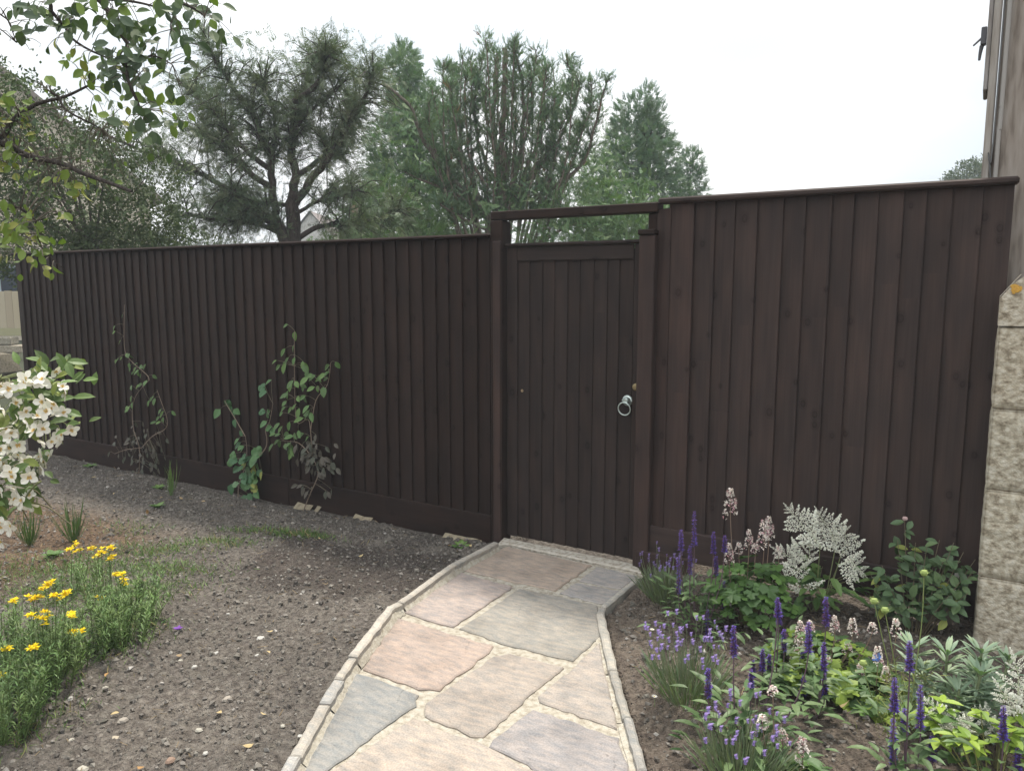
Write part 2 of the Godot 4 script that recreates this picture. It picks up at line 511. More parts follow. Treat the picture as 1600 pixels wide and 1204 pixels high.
const EUPHORBIA := [
	[[2.391, 0.05, 0.945], [[-0.16, 0.31], [-0.067, 0.31], [0.045, 0.318], [-0.065, 0.216], [0.075, 0.233], [-0.131, 0.242], [0.004, 0.276], [-0.049, 0.113], [0.074, 0.096], [0.143, 0.148], [0.005, 0.156], [0.217, 0.233]]]]
const MISC := [
	["lavender_a", [1.191, 0.05, 0.442]],
	["lavender_b", [1.57, 0.05, 1.252]],
	["lavender_c", [1.856, 0.05, 1.613]],
	["rose", [2.328, 0.06, -0.099]],
	["nigella", [2.244, 0.05, 1.116]],
	["yellowgreen", [2.5, 0.05, 1.284]],
	["tag", [2.365, 0.384, 0.1]],
	["block", [2.293, 0.355, 0.07]],
	["blue", [2.129, 0.05, 0.732]],
	["daisy1", [1.266, 0.06, 0.821]],
	["daisy2", [1.333, 0.06, 0.872]],
	["daisy3", [1.466, 0.06, 1.314]],
	["leaf1", [2.046, 0.07, 1.024]],
	["leaf2", [2.349, 0.07, 1.073]]]
const NIGELLA := [
	[[2.244, 0.05, 1.116], [[0.015, 0.594, 0.03, 0.401, 0.026, 0.093], [-0.137, 0.501, -0.095, 0.377, -0.017, 0.136], [-0.101, 0.471, -0.062, 0.344, -0.005, 0.136], [-0.16, 0.294, -0.122, 0.186, -0.06, 0.068]]]]
const ROSE := [
	[[2.22, 0.06, 0.2], [[-0.066, 0.474, -0.08], [-0.087, 0.388, -0.06], [-0.015, 0.402, -0.02], [0.031, 0.416, 0], [0.073, 0.42, -0.05], [0.126, 0.421, -0.04], [0.044, 0.344, 0], [0.094, 0.35, 0.02], [0.164, 0.386, -0.04], [0.209, 0.354, -0.07], [-0.011, 0.233, 0.02], [-0.089, 0.199, 0.06], [-0.183, 0.235, 0], [-0.141, 0.269, -0.04], [-0.156, 0.177, 0.04], [0.163, 0.273, 0], [0.192, 0.234, 0.02], [0.125, 0.223, 0.06], [-0.042, 0.159, 0.04], [0.204, 0.31, -0.04]]]]
const CLIMBER_A := [
	[[-3.64, -0.218, -3.584, -0.033, -3.512, 0.208, -3.58, 0.345, -3.606, 0.501, -3.524, 0.65, -3.326, 0.79], [-3.326, 0.79, -3.367, 0.829, -3.586, 0.943, -3.633, 1.054, -3.62, 1.389], [-3.512, 0.208, -3.327, 0.328, -3.185, 0.398, -3.122, 0.488, -3.185, 0.634, -3.244, 0.713], [-3.512, 0.208, -3.718, 0.17, -3.91, 0.111]],
	[-3.704, 0.951, -3.73, 0.936, -3.617, 0.991, -3.569, 0.993, -3.627, 0.899, -3.578, 0.915, -3.499, 0.885, -3.461, 0.922, -3.443, 0.867, -3.515, 0.849, -3.405, 0.904, -3.538, 0.734, -3.467, 0.746, -3.62, 0.636, -3.589, 0.588, -3.678, 0.538, -3.618, 0.543, -3.343, 0.622, -3.283, 0.654, -3.227, 0.652, -3.148, 0.554, -3.094, 0.552, -3.209, 0.501, -3.269, 0.453, -3.201, 0.46, -3.676, 1.312, -3.71, 1.22, -3.712, 1.093, -3.326, 0.79],
	[[-3.476, 0.212, 0.265, 0.22, 75]]]
const CLIMBER_B := [
	[[-2.314, -0.104, -2.304, 0.043, -2.226, 0.223, -2.209, 0.341, -2.211, 0.443], [-2.211, 0.443, -2.298, 0.55, -2.405, 0.657, -2.422, 0.694], [-2.13, 0.26, -2.014, 0.363, -1.973, 0.443, -1.978, 0.517, -1.947, 0.583, -1.896, 0.711]],
	[-2.24, 0.427, -2.233, 0.396, -2.236, 0.357, -2.142, 0.361, -2.308, 0.265, -2.21, 0.315, -2.165, 0.288, -2.137, 0.298, -2.072, 0.305, -2.034, 0.335, -2.293, 0.201, -2.207, 0.225, -2.103, 0.251, -2.258, 0.16, -2.173, 0.171, -2.243, 0.104, -2.206, 0.096, -2.41, 0.048, -2.135, 0.041, -2.251, -0.009, -2.407, -0.045, -2.216, -0.056, -2.422, 0.694, -2.436, 0.628, -2.34, 0.63, -2.316, 0.561, -1.969, 0.661, -1.977, 0.828, -1.934, 0.806, -1.938, 0.583, -1.888, 0.539],
	[[-2.208, 0.212, 0.131, 0.144, 20]]]
const CLIMBER_C := [
	[[-1.682, -0.145, -1.561, 0.085, -1.471, 0.256, -1.515, 0.371, -1.523, 0.55, -1.543, 0.632, -1.67, 0.596, -1.674, 0.836, -1.651, 1.134, -1.653, 1.24], [-1.523, 0.55, -1.464, 0.769, -1.363, 0.881, -1.31, 1.034], [-1.515, 0.371, -1.644, 0.453, -1.797, 0.449]],
	[-1.718, 1.114, -1.676, 1.133, -1.654, 1.234, -1.801, 0.994, -1.766, 1.022, -1.732, 1.01, -1.615, 1.018, -1.581, 1.032, -1.57, 1.003, -1.688, 0.889, -1.646, 0.898, -1.639, 0.865, -1.76, 0.812, -1.71, 0.798, -1.342, 1.019, -1.294, 1.041, -1.328, 0.978, -1.505, 0.925, -1.48, 0.95, -1.44, 0.944, -1.401, 0.931, -1.356, 0.928, -1.451, 0.864, -1.42, 0.86, -1.364, 0.87, -1.635, 0.786, -1.585, 0.795, -1.544, 0.798, -1.792, 0.692, -1.724, 0.694, -1.68, 0.728, -1.631, 0.7, -1.584, 0.638, -1.516, 0.7, -1.487, 0.687, -1.498, 0.737, -1.816, 0.583, -1.755, 0.591, -1.812, 0.556, -1.751, 0.512, -1.692, 0.497, -1.631, 0.546, -1.59, 0.526, -1.877, 0.426, -1.84, 0.457, -1.764, 0.434, -1.757, 0.398, -1.694, 0.454, -1.713, 0.415],
	[[-1.498, 0.385, 0.17, 0.115, 55], [-1.542, 0.143, 0.164, 0.031, 10]]]
const YEW := [
	[-5.63, 0, -3.601],
	[[0.17, 0.13, [-0.008, 0.782, 0.017, 1.817, 0.028, 2.451, 0.064, 2.752]],
		[0.14, 0.07, [0.004, 1.817, -0.109, 2.224, -0.205, 2.401, -0.455, 2.552, -0.626, 2.752]],
		[0.1, 0.03, [0.063, 2.702, 0.086, 3.001, 0.036, 3.347, 0.048, 3.689, 0.112, 4.053, 0.163, 4.414]],
		[0.09, 0.03, [-0.205, 2.401, -0.214, 2.827, -0.199, 3.199, -0.267, 3.396, -0.353, 3.738, -0.589, 4.101, -0.794, 4.533]],
		[0.07, 0.02, [-0.214, 2.827, -0.537, 3.026, -0.806, 3.248, -1.171, 3.543, -1.514, 3.738]],
		[0.09, 0.03, [0.073, 2.627, 0.327, 2.951, 0.591, 3.248, 0.853, 3.543, 1.063, 3.859, 1.271, 4.15]],
		[0.06, 0.03, [0.085, 2.976, 0.411, 3.199, 0.544, 3.396, 0.677, 3.592, 0.642, 4.101]],
		[0.06, 0.05, [0.095, 3.932, 0.365, 4.101, 0.521, 4.27, 0.627, 4.438]],
		[0.06, 0.02, [-0.109, 2.224, -0.413, 2.351, -0.72, 2.376, -1.205, 2.426]],
		[0.05, 0.015, [0.033, 2.602, -0.451, 2.652, -0.962, 2.677, -1.344, 2.702]],
		[0.06, 0.02, [-0.528, 2.652, -1.074, 2.976, -1.497, 3.149, -1.943, 3.347]],
		[0.06, 0.02, [0.028, 2.123, 0.357, 2.325, 0.821, 2.376, 1.209, 2.502, 1.39, 2.577]],
		[0.045, 0.015, [0.054, 2.476, 0.367, 2.627, 0.701, 2.677, 1.086, 2.702]],
		[0.06, 0.02, [-0.205, 3.05, -0.598, 3.347, -0.909, 3.738, -1.15, 3.956, -1.389, 4.174]],
		[0.04, 0.015, [-0.199, 3.199, -0.103, 3.689, -0.162, 4.101]],
		[0.04, 0.015, [0.043, 3.543, 0.357, 3.859, 0.769, 4.174]]]]
const CONIFER := [
	[-4.017, 0, -6.345],
	[[0.16, 0.12, [0.037, 0.449, 0.022, 1.645, 0.04, 2.481]],
		[0.1, 0.06, [0.04, 2.481, 0.035, 3.463, 0.049, 4.266, 0.06, 5.023]],
		[0.09, 0.05, [0.007, 2.81, -0.059, 3.463, -0.107, 3.947, -0.071, 4.992]],
		[0.1, 0.03, [-0.03, 1.476, -0.197, 2.414, -0.296, 2.712, -0.663, 3.073, -1.026, 3.528, -1.189, 3.786, -1.348, 4.17, -1.74, 4.457]],
		[0.05, 0.02, [-0.197, 2.381, -0.5, 2.514, -0.869, 2.712]],
		[0.06, 0.015, [-0.296, 2.81, -0.56, 3.463, -0.654, 4.107, -0.682, 4.646, -0.795, 4.835]],
		[0.05, 0.01, [-0.161, 2.876, -0.492, 3.593, -0.517, 4.583]],
		[0.05, 0.012, [-0.026, 3.138, -0.223, 4.043, -0.287, 4.488, -0.548, 4.898]],
		[0.07, 0.02, [0.108, 2.81, 0.325, 3.593, 0.323, 4.425, 0.224, 4.976]],
		[0.06, 0.015, [0.141, 2.646, 0.508, 3.593, 0.672, 4.107, 0.635, 4.804]],
		[0.06, 0.015, [0.141, 2.481, 0.509, 3.333, 0.841, 3.657, 1.165, 4.425, 0.965, 4.678]],
		[0.05, 0.012, [0.309, 2.942, 0.741, 3.593, 0.902, 4.33, 1.097, 4.615]],
		[0.06, 0.015, [0.444, 2.81, 1.178, 3.301, 1.372, 3.786, 1.495, 4.425]],
		[0.05, 0.015, [-0.196, 2.547, -0.732, 2.942, -1.232, 3.138, -1.498, 3.268]],
		[0.05, 0.02, [0.107, 1.813, 0.75, 2.281, 1.187, 2.481, 1.458, 2.414]],
		[0.05, 0.01, [-0.027, 2.942, -0.341, 3.722, -0.387, 4.425, -0.285, 4.961]],
		[0.05, 0.012, [0.175, 3.138, 0.44, 4.043, 0.503, 4.898]],
		[0.04, 0.01, [0.108, 3.138, 0.175, 4.107, 0.191, 4.961]],
		[0.05, 0.02, [-0.296, 2.712, -0.428, 3.138, -0.758, 3.593, -0.817, 4.33]],
		[0.04, 0.01, [1.009, 3.463, 1.302, 4.043, 1.33, 4.457]]]]
const OVERHANG := [
	[-1.965, 0, 2.597],
	[[0.07, 0.045, [-0.127, 0.56, 0.054, 1.675, 0.101, 2.282, 0.211, 2.616]],
		[0.035, 0.012, [0.098, 2.112, 0.511, 2.163, 0.95, 2.133, 1.052, 2.082, 1.209, 2.043, 1.338, 1.991, 1.557, 1.921]],
		[0.03, 0.008, [0.065, 1.763, 0.674, 2.025, 0.951, 2.146, 0.994, 2.231, 1.079, 2.299, 1.179, 2.337, 1.288, 2.388]],
		[0.03, 0.01, [0.146, 2.367, 0.67, 2.861, 1.096, 2.829, 1.372, 2.715, 1.445, 2.649, 1.475, 2.567, 1.535, 2.425, 1.567, 2.231]],
		[0.02, 0.006, [0.67, 2.861, 1.133, 2.747, 1.211, 2.649, 1.274, 2.558, 1.392, 2.5]],
		[0.02, 0.006, [1.096, 2.829, 1.61, 2.796, 1.734, 2.698, 1.827, 2.649, 1.868, 2.608]],
		[0.012, 0.004, [1.535, 2.425, 1.609, 2.492, 1.703, 2.45]],
		[0.012, 0.004, [1.372, 2.715, 1.553, 2.698, 1.671, 2.649, 1.709, 2.558]],
		[0.012, 0.004, [1.179, 2.337, 1.251, 2.248, 1.344, 2.197]],
		[0.01, 0.003, [0.752, 2.821, 0.913, 2.698, 1.009, 2.616, 1.063, 2.534]],
		[0.018, 0.005, [0.067, 1.851, 0.577, 1.939, 0.929, 1.886, 0.997, 1.842, 1.013, 1.719, 1.042, 1.63]],
		[0.012, 0.004, [0.594, 2.112, 0.895, 2.112, 0.962, 2.06]]],
	[[1.125, 2.649, 0.064, 0.055, 12, 0], [1.164, 2.6, 0.055, 0.055, 9, 0], [1.255, 2.649, 0.091, 0.055, 14, 0], [1.365, 2.616, 0.082, 0.082, 16, 0], [1.479, 2.633, 0.073, 0.082, 18, 0], [1.553, 2.575, 0.073, 0.082, 16, 0], [1.59, 2.467, 0.073, 0.073, 15, 0], [1.5, 2.425, 0.082, 0.073, 14, 0], [1.675, 2.425, 0.073, 0.073, 12, 0], [1.53, 2.35, 0.091, 0.055, 12, 0], [1.593, 2.231, 0.064, 0.055, 9, 0], [1.69, 2.231, 0.037, 0.037, 5, 1], [1.451, 2.214, 0.046, 0.037, 4, 1], [1.571, 2.146, 0.037, 0.046, 6, 0], [1.751, 2.525, 0.037, 0.037, 4, 0], [1.733, 2.674, 0.055, 0.055, 8, 0], [1.836, 2.657, 0.046, 0.046, 6, 0], [1.868, 2.616, 0.027, 0.037, 3, 0], [1.898, 2.682, 0.023, 0.023, 3, 0], [1.647, 2.682, 0.091, 0.037, 8, 0], [1.388, 2.324, 0.046, 0.027, 5, 1], [1.31, 2.459, 0.073, 0.046, 16, 1], [1.711, 2.6, 0.027, 0.046, 4, 0], [1.203, 2.371, 0.018, 0.018, 1, 0], [1.08, 2.521, 0.032, 0.027, 6, 2], [1.039, 2.558, 0.023, 0.027, 4, 2], [1.012, 2.649, 0.027, 0.027, 2, 2], [1.182, 2.492, 0.018, 0.014, 3, 2], [0.994, 2.231, 0.055, 0.073, 14, 1], [0.978, 2.043, 0.046, 0.046, 10, 1], [0.979, 1.842, 0.073, 0.055, 16, 1], [1.054, 1.772, 0.055, 0.055, 12, 1], [1.106, 1.86, 0.041, 0.018, 4, 1], [1.003, 1.701, 0.064, 0.055, 12, 1], [1.043, 1.639, 0.041, 0.046, 7, 1], [0.938, 1.781, 0.055, 0.082, 10, 1], [1.171, 2.35, 0.091, 0.027, 9, 2], [1.251, 2.248, 0.082, 0.055, 10, 2], [1.088, 2.197, 0.1, 0.073, 18, 2], [1.248, 1.973, 0.064, 0.037, 14, 1], [0.991, 2.299, 0.064, 0.055, 16, 1], [1.056, 2.231, 0.073, 0.064, 18, 2], [1.156, 2.163, 0.082, 0.073, 22, 2], [1.002, 2.12, 0.064, 0.055, 14, 1], [1.239, 2.094, 0.082, 0.055, 20, 2], [1.102, 2.043, 0.091, 0.055, 20, 2], [1.329, 2.112, 0.073, 0.064, 18, 2], [1.366, 2.008, 0.082, 0.055, 18, 2], [1.017, 1.973, 0.082, 0.064, 20, 2], [1.154, 1.913, 0.1, 0.055, 22, 2]]]
const MOCK_ORANGE := [
	[-0.085, 0, 2.796],
	[0.168, 1.261, 0.216, 1.278, 0.282, 1.294, 0.303, 1.287, 0.354, 1.299, 0.359, 1.268, 0.148, 1.219, 0.172, 1.222, 0.275, 1.205, 0.342, 1.207, 0.198, 1.153, 0.242, 1.153, 0.228, 1.134, 0.316, 1.183, 0.342, 1.134, 0.296, 1.109, 0.127, 1.089, 0.173, 1.089, 0.145, 1.04, 0.251, 1.057, 0.232, 1.037, 0.191, 1.064, 0.129, 0.99, 0.149, 0.97, 0.196, 0.945, 0.199, 0.924, 0.176, 0.884, 0.125, 0.859, 0.151, 0.853, 0.184, 0.864, 0.12, 1.03, 0.11, 1.139, 0.078, 0.939, 0.224, 0.995, 0.267, 1.017, 0.206, 1.069, 0.293, 1.188],
	[[0.294, 1.328, 0.038, 0.019, 12], [0.233, 1.285, 0.038, 0.024, 8], [0.328, 1.27, 0.038, 0.029, 10], [0.252, 1.222, 0.071, 0.029, 16], [0.157, 1.178, 0.043, 0.033, 14], [0.285, 1.148, 0.062, 0.024, 14], [0.138, 1.129, 0.029, 0.019, 8], [0.147, 1.064, 0.043, 0.029, 10], [0.162, 1.015, 0.052, 0.029, 16], [0.136, 0.939, 0.043, 0.043, 20], [0.119, 1.079, 0.038, 0.029, 10], [0.228, 1.045, 0.029, 0.024, 6], [0.102, 0.884, 0.029, 0.029, 8]]]
const YELLOW := [
	[[-0.698, 0, 2.337], [[0.019, 0.392], [-0.003, 0.359], [-0.02, 0.346], [0.021, 0.309], [0.035, 0.292], [0.073, 0.423], [0.085, 0.363], [0.117, 0.371], [0.055, 0.288]]],
	[[-0.724, 0, 2.218], [[0.044, 0.255], [0.025, 0.229], [0.047, 0.181], [0.089, 0.185]]],
	[[-1.48, 0, 1.789], [[0.037, 0.256], [0.015, 0.264], [0.06, 0.253]]],
	[[-1.172, 0, 1.806], [[0.005, 0.349], [0.021, 0.309], [0.058, 0.273], [-0.02, 0.278], [0.046, 0.314]]],
	[[-0.935, 0, 1.849], [[0.036, 0.262], [0.028, 0.218], [-0.021, 0.247], [-0.086, 0.134]]],
	[[-0.659, 0, 2.489], [[0.012, 0.227], [0.011, 0.13]]],
	[[-0.534, 0, 2.479], [[0.045, 0.27]]],
	[[-0.967, -0, 1.736], []],
	[[-1.011, 0, 2.291], [[0.03, 0.252]]],
	[[-0.775, 0, 2.06], []],
	[[-0.702, 0, 1.994], []],
	[[-0.443, 0, 2.592], []]]
const STONES := [
	[-0.092, 2.401, 0.019, -0.493, 2.336, 0.016, -0.428, 2.301, 0.018, -0.404, 2.215, 0.011, -0.439, 2.231, 0.013, -0.279, 1.947, 0.015, -0.304, 1.82, 0.012, 0.212, 1.941, 0.016, 0.397, 2.088, 0.011, -0.006, 2.564, 0.022, -0.164, 2.676, 0.024, 0.32, 1.965, 0.011, -0.187, 2.145, 0.009, -0.171, 1.721, 0.012, -0.612, 1.518, 0.011, -0.461, 2.376, 0.012, 0.1, 2.209, 0.016, 0.278, 2.313, 0.012, -0.198, 2.494, 0.012, 0.057, 2.025, 0.016, 0.031, 2.033, 0.022, -0.277, 1.609, 0.026, 0.207, 2.396, 0.02, 0.221, 2.266, 0.026, -0.141, 2.341, 0.02, 0.027, 2.563, 0.019, -0.535, 1.983, 0.011, -0.451, 2.096, 0.01, 0.512, 2.116, 0.014, -0.373, 1.947, 0.014]]
const LITTER := [
	[0.292, 2.068, -0.712, 1.764, -0.747, 1.799, -0.387, 1.927, 0.404, 2.221, -0.254, 1.559, -0.511, 2.175, 0.081, 2.099, -0.214, 2.311, 0.141, 2.467, -0.095, 1.716],
	[-2.405, 0.755, -2.56, 0.372, -2.345, 0.342, -2.701, 0.458, -3.069, 0.578, -3.57, 0.431, -1.816, -0.083, -0.998, 0.532, -0.223, 0.265, -0.078, 0.242, -1.194, 0.102, -0.599, 0.624, -3.914, 0.392, -2.801, 0.62]]

# ---------------------------------------------------------------- ground
var n_big: FastNoiseLite
var n_mid: FastNoiseLite
var n_clod: FastNoiseLite
var n_patch: FastNoiseLite

func edge_x(line: Array, z: float) -> float:
	var n := line.size() / 2
	if z <= line[1]: return line[0]
	for i in n - 1:
		var z0: float = line[i * 2 + 1]; var z1: float = line[i * 2 + 3]
		if z <= z1: return lerpf(line[i * 2], line[i * 2 + 2], (z - z0) / maxf(z1 - z0, 0.001))
	var dx: float = line[n * 2 - 2] - line[n * 2 - 4]; var dz: float = line[n * 2 - 1] - line[n * 2 - 3]
	return line[n * 2 - 2] + dx / dz * (z - line[n * 2 - 1])

func soil_y(x: float, z: float) -> float:
	var l := edge_x(KERB_L[0], z); var r := edge_x(KERB_R[0], z)
	var y := 0.0
	if x < l:
		y = lerpf(0.035, -0.01, smoothstep(0.0, 0.5, l - x)) + n_big.get_noise_2d(x, z) * 0.03
		y -= 0.035 * smoothstep(0.25, 0.0, absf(z)) * (1.0 - smoothstep(0.0, 0.4, l - x) * 0.3)
	elif x > r:
		y = lerpf(0.02, 0.05, smoothstep(0.0, 0.3, x - r)) + n_big.get_noise_2d(x, z) * 0.025
	else:
		return -0.03
	if x < -5.6: y = lerpf(y, 0.0, smoothstep(-5.6, -7.0, x))
	return y

func soil_detail(x: float, z: float) -> float:
	return n_mid.get_noise_2d(x, z) * 0.016 + n_clod.get_noise_2d(x, z) * 0.019

func build_ground():
	var xs := [-220.0, -90.0, -40.0, -20.0, -12.0, -8.0, -6.6]
	var x := -6.2
	while x < 3.4: xs.append(x); x += 0.021
	xs.append_array([3.6, 4.2, 5.0, 8.0, 20.0, 60.0, 220.0])
	var zs := [-220.0, -90.0, -40.0, -20.0, -10.0, -4.0, -1.0, -0.3]
	var z := -0.12
	while z < 3.4: zs.append(z); z += 0.021
	zs.append_array([3.6, 4.0, 5.0, 8.0, 20.0, 60.0, 220.0])
	var v := PackedVector3Array(); var n := PackedVector3Array(); var c := PackedColorArray(); var idx := PackedInt32Array()
	var W := xs.size(); var Hh := zs.size()
	var hs := PackedFloat32Array()
	for j in Hh:
		for i in W:
			var px: float = xs[i]; var pz: float = zs[j]
			var near := px > -6.3 and px < 3.5 and pz > -0.2 and pz < 3.5
			var y := soil_y(px, pz) if pz > -1.5 else 0.0
			if near and y > -0.029: y += soil_detail(px, pz)
			hs.append(y)
			v.append(Vector3(px, y, pz))
			var p := n_patch.get_noise_2d(px, pz)
			var q := n_patch.get_noise_2d(px * 3.0 + 50.0, pz * 3.0)
			var col := Color(0.172, 0.158, 0.140)
			if px > 0.9: col = Color(0.165, 0.140, 0.115)
			col = col * (1.0 + 0.28 * p + 0.16 * q)
			# rotted needles and thatch lie under the shrub
			var th := smoothstep(-1.55, -2.1, px + 0.15 * q) * smoothstep(0.85, 1.25, pz + 0.2 * p)
			col = col.lerp(Color(0.17, 0.105, 0.055) * (1.0 + 0.4 * q), th * 0.8)
			# freshly turned compost is darker than the trodden soil round it
			var co := smoothstep(0.75, 0.45, Vector2((px + 0.55) / 1.0, (pz - 0.75) / 0.75).length() + 0.35 * q)
			col = col.lerp(Color(0.088, 0.074, 0.064) * (1.0 + 0.25 * q), co * 0.85)
			if pz < -0.3 or px < -6.0: col = Color(0.06, 0.075, 0.03) * (1.0 + 0.4 * p)
			c.append(Color(col.r, col.g, col.b))
	for j in Hh:
		for i in W:
			var i0 := maxi(i - 1, 0); var i1 := mini(i + 1, W - 1); var j0 := maxi(j - 1, 0); var j1 := mini(j + 1, Hh - 1)
			var dx: float = (hs[j * W + i1] - hs[j * W + i0]) / (xs[i1] - xs[i0])
			var dz: float = (hs[j1 * W + i] - hs[j0 * W + i]) / (zs[j1] - zs[j0])
			n.append(Vector3(-dx, 1, -dz).normalized())
	for j in Hh - 1:
		for i in W - 1:
			var a := j * W + i
			idx.append_array(PackedInt32Array([a, a + 1, a + W, a + 1, a + W + 1, a + W]))
	var ar := []
	ar.resize(Mesh.ARRAY_MAX)
	ar[Mesh.ARRAY_VERTEX] = v; ar[Mesh.ARRAY_NORMAL] = n; ar[Mesh.ARRAY_COLOR] = c; ar[Mesh.ARRAY_INDEX] = idx
	var am := ArrayMesh.new()
	am.add_surface_from_arrays(Mesh.PRIMITIVE_TRIANGLES, ar)
	struct("ground", am, M.soil)

func on_soil(x: float, z: float) -> bool:
	return x < edge_x(KERB_L[0], z) - 0.05 or x > edge_x(KERB_R[0], z) + 0.05

func top_y(x: float, z: float) -> float:
	return soil_y(x, z) + soil_detail(x, z)

func build_litter():
	var shapes := []
	for i in 6: shapes.append(pebble_shape(100 + i))
	var crumbs := Soup.new(); var chips := Soup.new(); var straw := Soup.new()
	var bl := blob(1.0, 0.7)
	for i in 50000:
		var x := rnd(-5.3, 2.5); var z := 0.02 + 3.0 * pow(rng.randf(), 0.8)
		if not on_soil(x, z): continue
		var r := 0.0022 + 0.012 * pow(rng.randf(), 5.0)
		var p := Vector3(x, top_y(x, z) + r * 0.3, z)
		var b := Basis(rand_dir(), rnd(0, TAU)).scaled(Vector3(r * rnd(0.8, 1.6), r, r * rnd(0.7, 1.2)))
		var g := rnd(0.65, 1.6)
		if rng.randf() < 0.97:
			crumbs.put(Transform3D(b, p), bl, Color(0.148, 0.135, 0.119) * g)
		else:
			r *= 0.8
			var pale := rnd(0.16, 0.42)
			chips.put(Transform3D(b, p), bl, Color(pale, pale * 0.94, pale * 0.86))
	for i in 1300:
		var x := rnd(-5.0, 2.4); var z := 0.03 + 2.9 * rng.randf()
		if not on_soil(x, z): continue
		var l := rnd(0.012, 0.05)
		var d := Vector3(rng.randfn(), rnd(-0.15, 0.25), rng.randfn()).normalized()
		var p := Vector3(x, top_y(x, z) + 0.004, z)
		var w := d.cross(Vector3.UP).normalized() * rnd(0.0006, 0.0018)
		var cc := Color(0.30, 0.23, 0.14) * rnd(0.4, 1.2)
		straw.quad(p - w, p + d * l - w, p + d * l + w, p + w, cc)
		straw.quad(p - Vector3(0, 0.0008, 0), p + d * l, p + d * l + Vector3(0, 0.0012, 0), p + Vector3(0, 0.0012, 0), cc)
	for q in [[crumbs, "soil_crumbs", "crumbs and small clods of dark soil on the bed", "soil"], [chips, "gravel", "scattered pale gravel chips lying in the dark soil", "gravel"], [straw, "dead_stalks", "scattered bits of straw and dead stalk on soil", "straw"]]:
		var o := part(self, q[1], q[0].mesh(), M.crumb)
		tag(o, q[2], q[3]); o.set_meta("kind", "stuff")
	var st: Array = STONES[0]
	var tones := [Color(0.36, 0.34, 0.29), Color(0.40, 0.39, 0.36), Color(0.30, 0.27, 0.23), Color(0.24, 0.17, 0.13), Color(0.36, 0.31, 0.24)]
	var look := ["chalky cream", "pale grey", "dull grey", "reddish brown", "buff"]
	for i in st.size() / 3:
		if i % 4 == 3: continue
		var r: float = st[i * 3 + 2]
		var s := Soup.new()
		var k := rng.randi_range(0, 1) if r < 0.017 else rng.randi_range(0, 4)
		s.put(Transform3D.IDENTITY, shapes[i % 6], tones[k])
		var x: float = st[i * 3]; var z: float = st[i * 3 + 1]
		var o := part(self, "stone", s.mesh(), M.crumb, Transform3D(Basis(Vector3.UP, rnd(0, TAU)).scaled(Vector3(r, r * 0.8, r)), Vector3(x, top_y(x, z) - r * 0.05, z)))
		tag(o, "%s stone lying loose on the bare soil beside the path" % look[k], "stone", "loose %s stones on the soil" % look[k])
	# fallen leaves
	for li in 2:
		var l: Array = LITTER[li]
		for i in l.size() / 2:
			var x: float = l[i * 2]; var z: float = l[i * 2 + 1]
			var o = leaf(self, "fallen", Vector3(x, top_y(x, z) + 0.012, z), Vector3(rng.randfn(), 0.1, rng.randfn()), Vector3(rnd(-0.4, 0.4), 1, rnd(-0.4, 0.4)), rnd(0.022, 0.042), "fallen_leaf", M.dull_leaf)
			tag(o, "dry tan leaf curled on the open soil" if li == 0 else "dry tan leaf fallen on soil along the fence foot", "leaf", "dry leaves on the open soil" if li == 0 else "dry leaves along the fence foot")

# ---------------------------------------------------------------- path
func prism(poly: PackedVector2Array, y0: float, y1: float, bev: float, col: Color, rough := 0.0) -> ArrayMesh:
	# outline is broken up and nibbled, its top edge rounded over
	var pts := PackedVector2Array()
	var m := poly.size()
	for i in m:
		var a := poly[i]; var b := poly[(i + 1) % m]
		var k := maxi(1, int(a.distance_to(b) / 0.035))
		for j in k:
			var p := a.lerp(b, float(j) / k)
			var nn := (b - a).orthogonal().normalized()
			pts.append(p + nn * (n_clod.get_noise_2d(p.x * 1.7, p.y * 1.7) * rough))
	if Geometry2D.is_polygon_clockwise(pts): pts.reverse()
	var ins := PackedVector2Array()
	var off := Geometry2D.offset_polygon(pts, -bev)
	m = pts.size()
	for i in m:
		var t := (pts[(i + 1) % m] - pts[(i + m - 1) % m]).normalized()
		ins.append(pts[i] + Vector2(-t.y, t.x) * bev)
	if off.size() > 0 and not Geometry2D.is_point_in_polygon(ins[0], pts):
		for i in m:
			ins[i] = pts[i] * 2.0 - ins[i]
	var s := Soup.new()
	var tops := Geometry2D.triangulate_polygon(ins)
	for i in tops.size() / 3:
		var P := []
		for k in 3: P.append(Vector3(ins[tops[i * 3 + k]].x, y1, ins[tops[i * 3 + k]].y))
		if (P[2] - P[0]).cross(P[1] - P[0]).y < 0: P = [P[0], P[2], P[1]]
		s.tri(P[0], P[1], P[2], col)
	for i in m:
		var j := (i + 1) % m
		var a := Vector3(pts[i].x, y0, pts[i].y); var b := Vector3(pts[j].x, y0, pts[j].y)
		var a2 := Vector3(pts[i].x, y1 - bev * 0.7, pts[i].y); var b2 := Vector3(pts[j].x, y1 - bev * 0.7, pts[j].y)
		s.quad(a, b, b2, a2, col)
		s.quad(a2, b2, Vector3(ins[j].x, y1, ins[j].y), Vector3(ins[i].x, y1, ins[i].y), col)
	return s.mesh()

